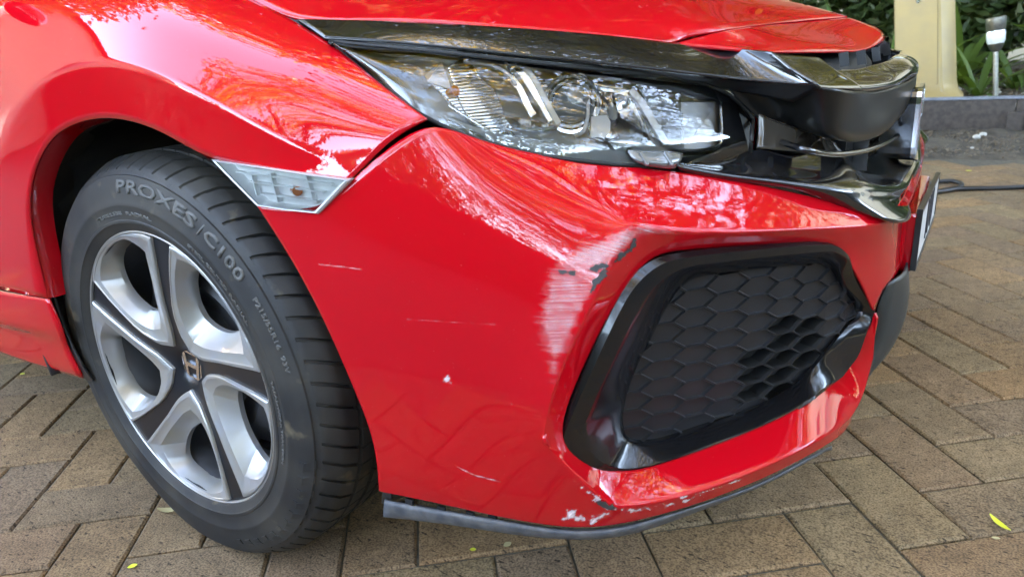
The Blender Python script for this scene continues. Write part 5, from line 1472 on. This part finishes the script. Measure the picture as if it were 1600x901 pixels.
sc = decal('scrape_mark', [(842, 452), (852, 412), (900, 420), (942, 436), (932, 470), (905, 522), (886, 562), (868, 604), (857, 606), (850, 565), (832, 505)], SM2, soft=20)
sc['label'] = 'streaked pale scuff running down beside the fog lamp'
for P_ in ([(992, 372), (994, 380), (985, 394), (968, 407), (957, 412), (966, 398), (982, 386)], [(950, 408), (947, 428), (932, 448), (921, 462), (924, 442), (938, 424)],
           [(872, 419), (900, 424), (898, 431), (876, 428)], [(918, 418), (940, 411), (952, 415), (932, 426)], [(930, 780), (946, 783), (964, 792), (950, 796), (936, 789)]):
    decal('gouge', P_, SMB, 1.0, .0009, 4, 1.6)
decal('scrape_mark', [(890, 745), (902, 748), (925, 766), (955, 788), (990, 791), (1040, 784), (1095, 768), (1097, 776), (1045, 792), (985, 802), (945, 797), (915, 772)], SM3, 1.5, .0006, 7, 2.0)
decal('scrape_mark', [(872, 812), (885, 794), (905, 792), (922, 804), (938, 792), (956, 796), (954, 806), (930, 818), (900, 817)], SM3, 1.5, .0006, 8, 2.5)
decal('scrape_mark', [(690, 588), (700, 581), (710, 588), (709, 600), (700, 604), (690, 599)], SM3, 2, .0005, 8)
decal('scrape_mark', [(790, 626), (803, 618), (806, 632), (798, 640)], SMF, 2, .0005, 9)
decal('scratch', [(497, 411), (530, 414), (566, 419), (566, 422), (530, 418), (497, 414)], SMF, 1.5, .0005, 1.5)
decal('scratch', [(635, 497), (700, 501), (775, 505), (775, 508), (700, 504), (635, 500)], SMF, 1.5, .0005, 2)
decal('scratch', [(712, 724), (740, 738), (790, 752), (790, 756), (738, 743), (712, 730)], SMF, 1.5, .0005, 3)
decal('scratch', [(1060, 775), (1110, 762), (1160, 745), (1160, 749), (1110, 767), (1062, 780)], SM3, 1.5, .0005, 3)

# ================================================================== SMALL THINGS ON THE GROUND
M['yleaf'] = flat('yellow_leaf', (.62, .60, .05), .5)
M['bleaf'] = flat('dry_leaf', (.42, .33, .16), .7)
def fallen(px, py, L_, W_, ang, mat, label, curl=.2):
    p = pz(px, py, .003); n = 7; V = []
    for k in range(n):
        t = k/(n-1); w = W_*math.sin(math.pi*(t*.92+.04))**.8/2; x = (t-.5)*L_; z = curl*L_*(t-.5)**2
        V += [(x, -w, z+.2*w), (x, 0, z), (x, w, z+.2*w)]
    F = []
    for k in range(n-1):
        a = 3*k; F += [(a, a+1, a+4, a+3), (a+1, a+2, a+5, a+4)]
    o = mesh('fallen_leaf', V, F, mat, None, True); o.location = p; o.rotation_euler = (0, 0, ang)
    tag(o, label, 'leaf', 'leaves fallen on the paving')
fallen(1562, 818, .040, .010, -.9, M['yleaf'], 'slim bright yellow leaf on the pavers at lower right', .4)
fallen(1556, 840, .011, .007, .2, M['bleaf'], 'tiny pale leaf scrap just below the slim yellow leaf')
fallen(739, 858, .010, .008, .4, M['yleaf'], 'tiny yellow leaf scrap on the pavers under the bumper')
fallen(793, 850, .014, .011, 1.2, M['bleaf'], 'small brown leaf beside the yellow scrap under the bumper')
fallen(35, 584, .014, .010, .3, M['yleaf'], 'small yellow leaf on the pavers left of the front wheel')
fallen(207, 884, .014, .010, 1.0, M['yleaf'], 'small pale leaf on the pavers at the bottom left')
fallen(265, 797, .042, .014, .55, M['bleaf'], 'curled grey dry leaf touching the front tyre', .6)
fallen(1513, 267, .030, .016, .5, M['yleaf'], 'yellow leaf on the paving near the soil, above the cable')
fallen(1545, 243, .09, .022, .2, M['bleaf'], 'long dry strap leaf lying on the soil edge', .2)
fallen(1580, 243, .04, .02, .2, M['yleaf'], 'greenish leaf on the soil edge at far right')
fallen(1278, 702, .006, .005, .1, M['bleaf'], 'white leaf crumb on the pavers beside the bumper lip')
M['cable'] = flat('black_cable', (.012, .012, .013), .45)
ca = [pz(x, y, .012) for x, y in ((1440, 289), (1465, 284), (1488, 283), (1502, 287), (1498, 293), (1475, 297), (1462, 300))]
cb = [pz(x, y, .010) for x, y in ((1440, 302), (1465, 300), (1500, 295), (1550, 294), (1600, 292), (1700, 288), (1900, 284))]
cbl = empty('cable', (1.0, 2.3, 0)); tag(cbl, 'black cable looped on the paving behind the number plate', 'cable')
for nm, pth in (('loop', ca), ('run', cb)):
    t = tube(nm, spline(np.array(pth), 8), .010, M['cable'], cbl, 8); t.location = (-1.0, -2.3, 0)
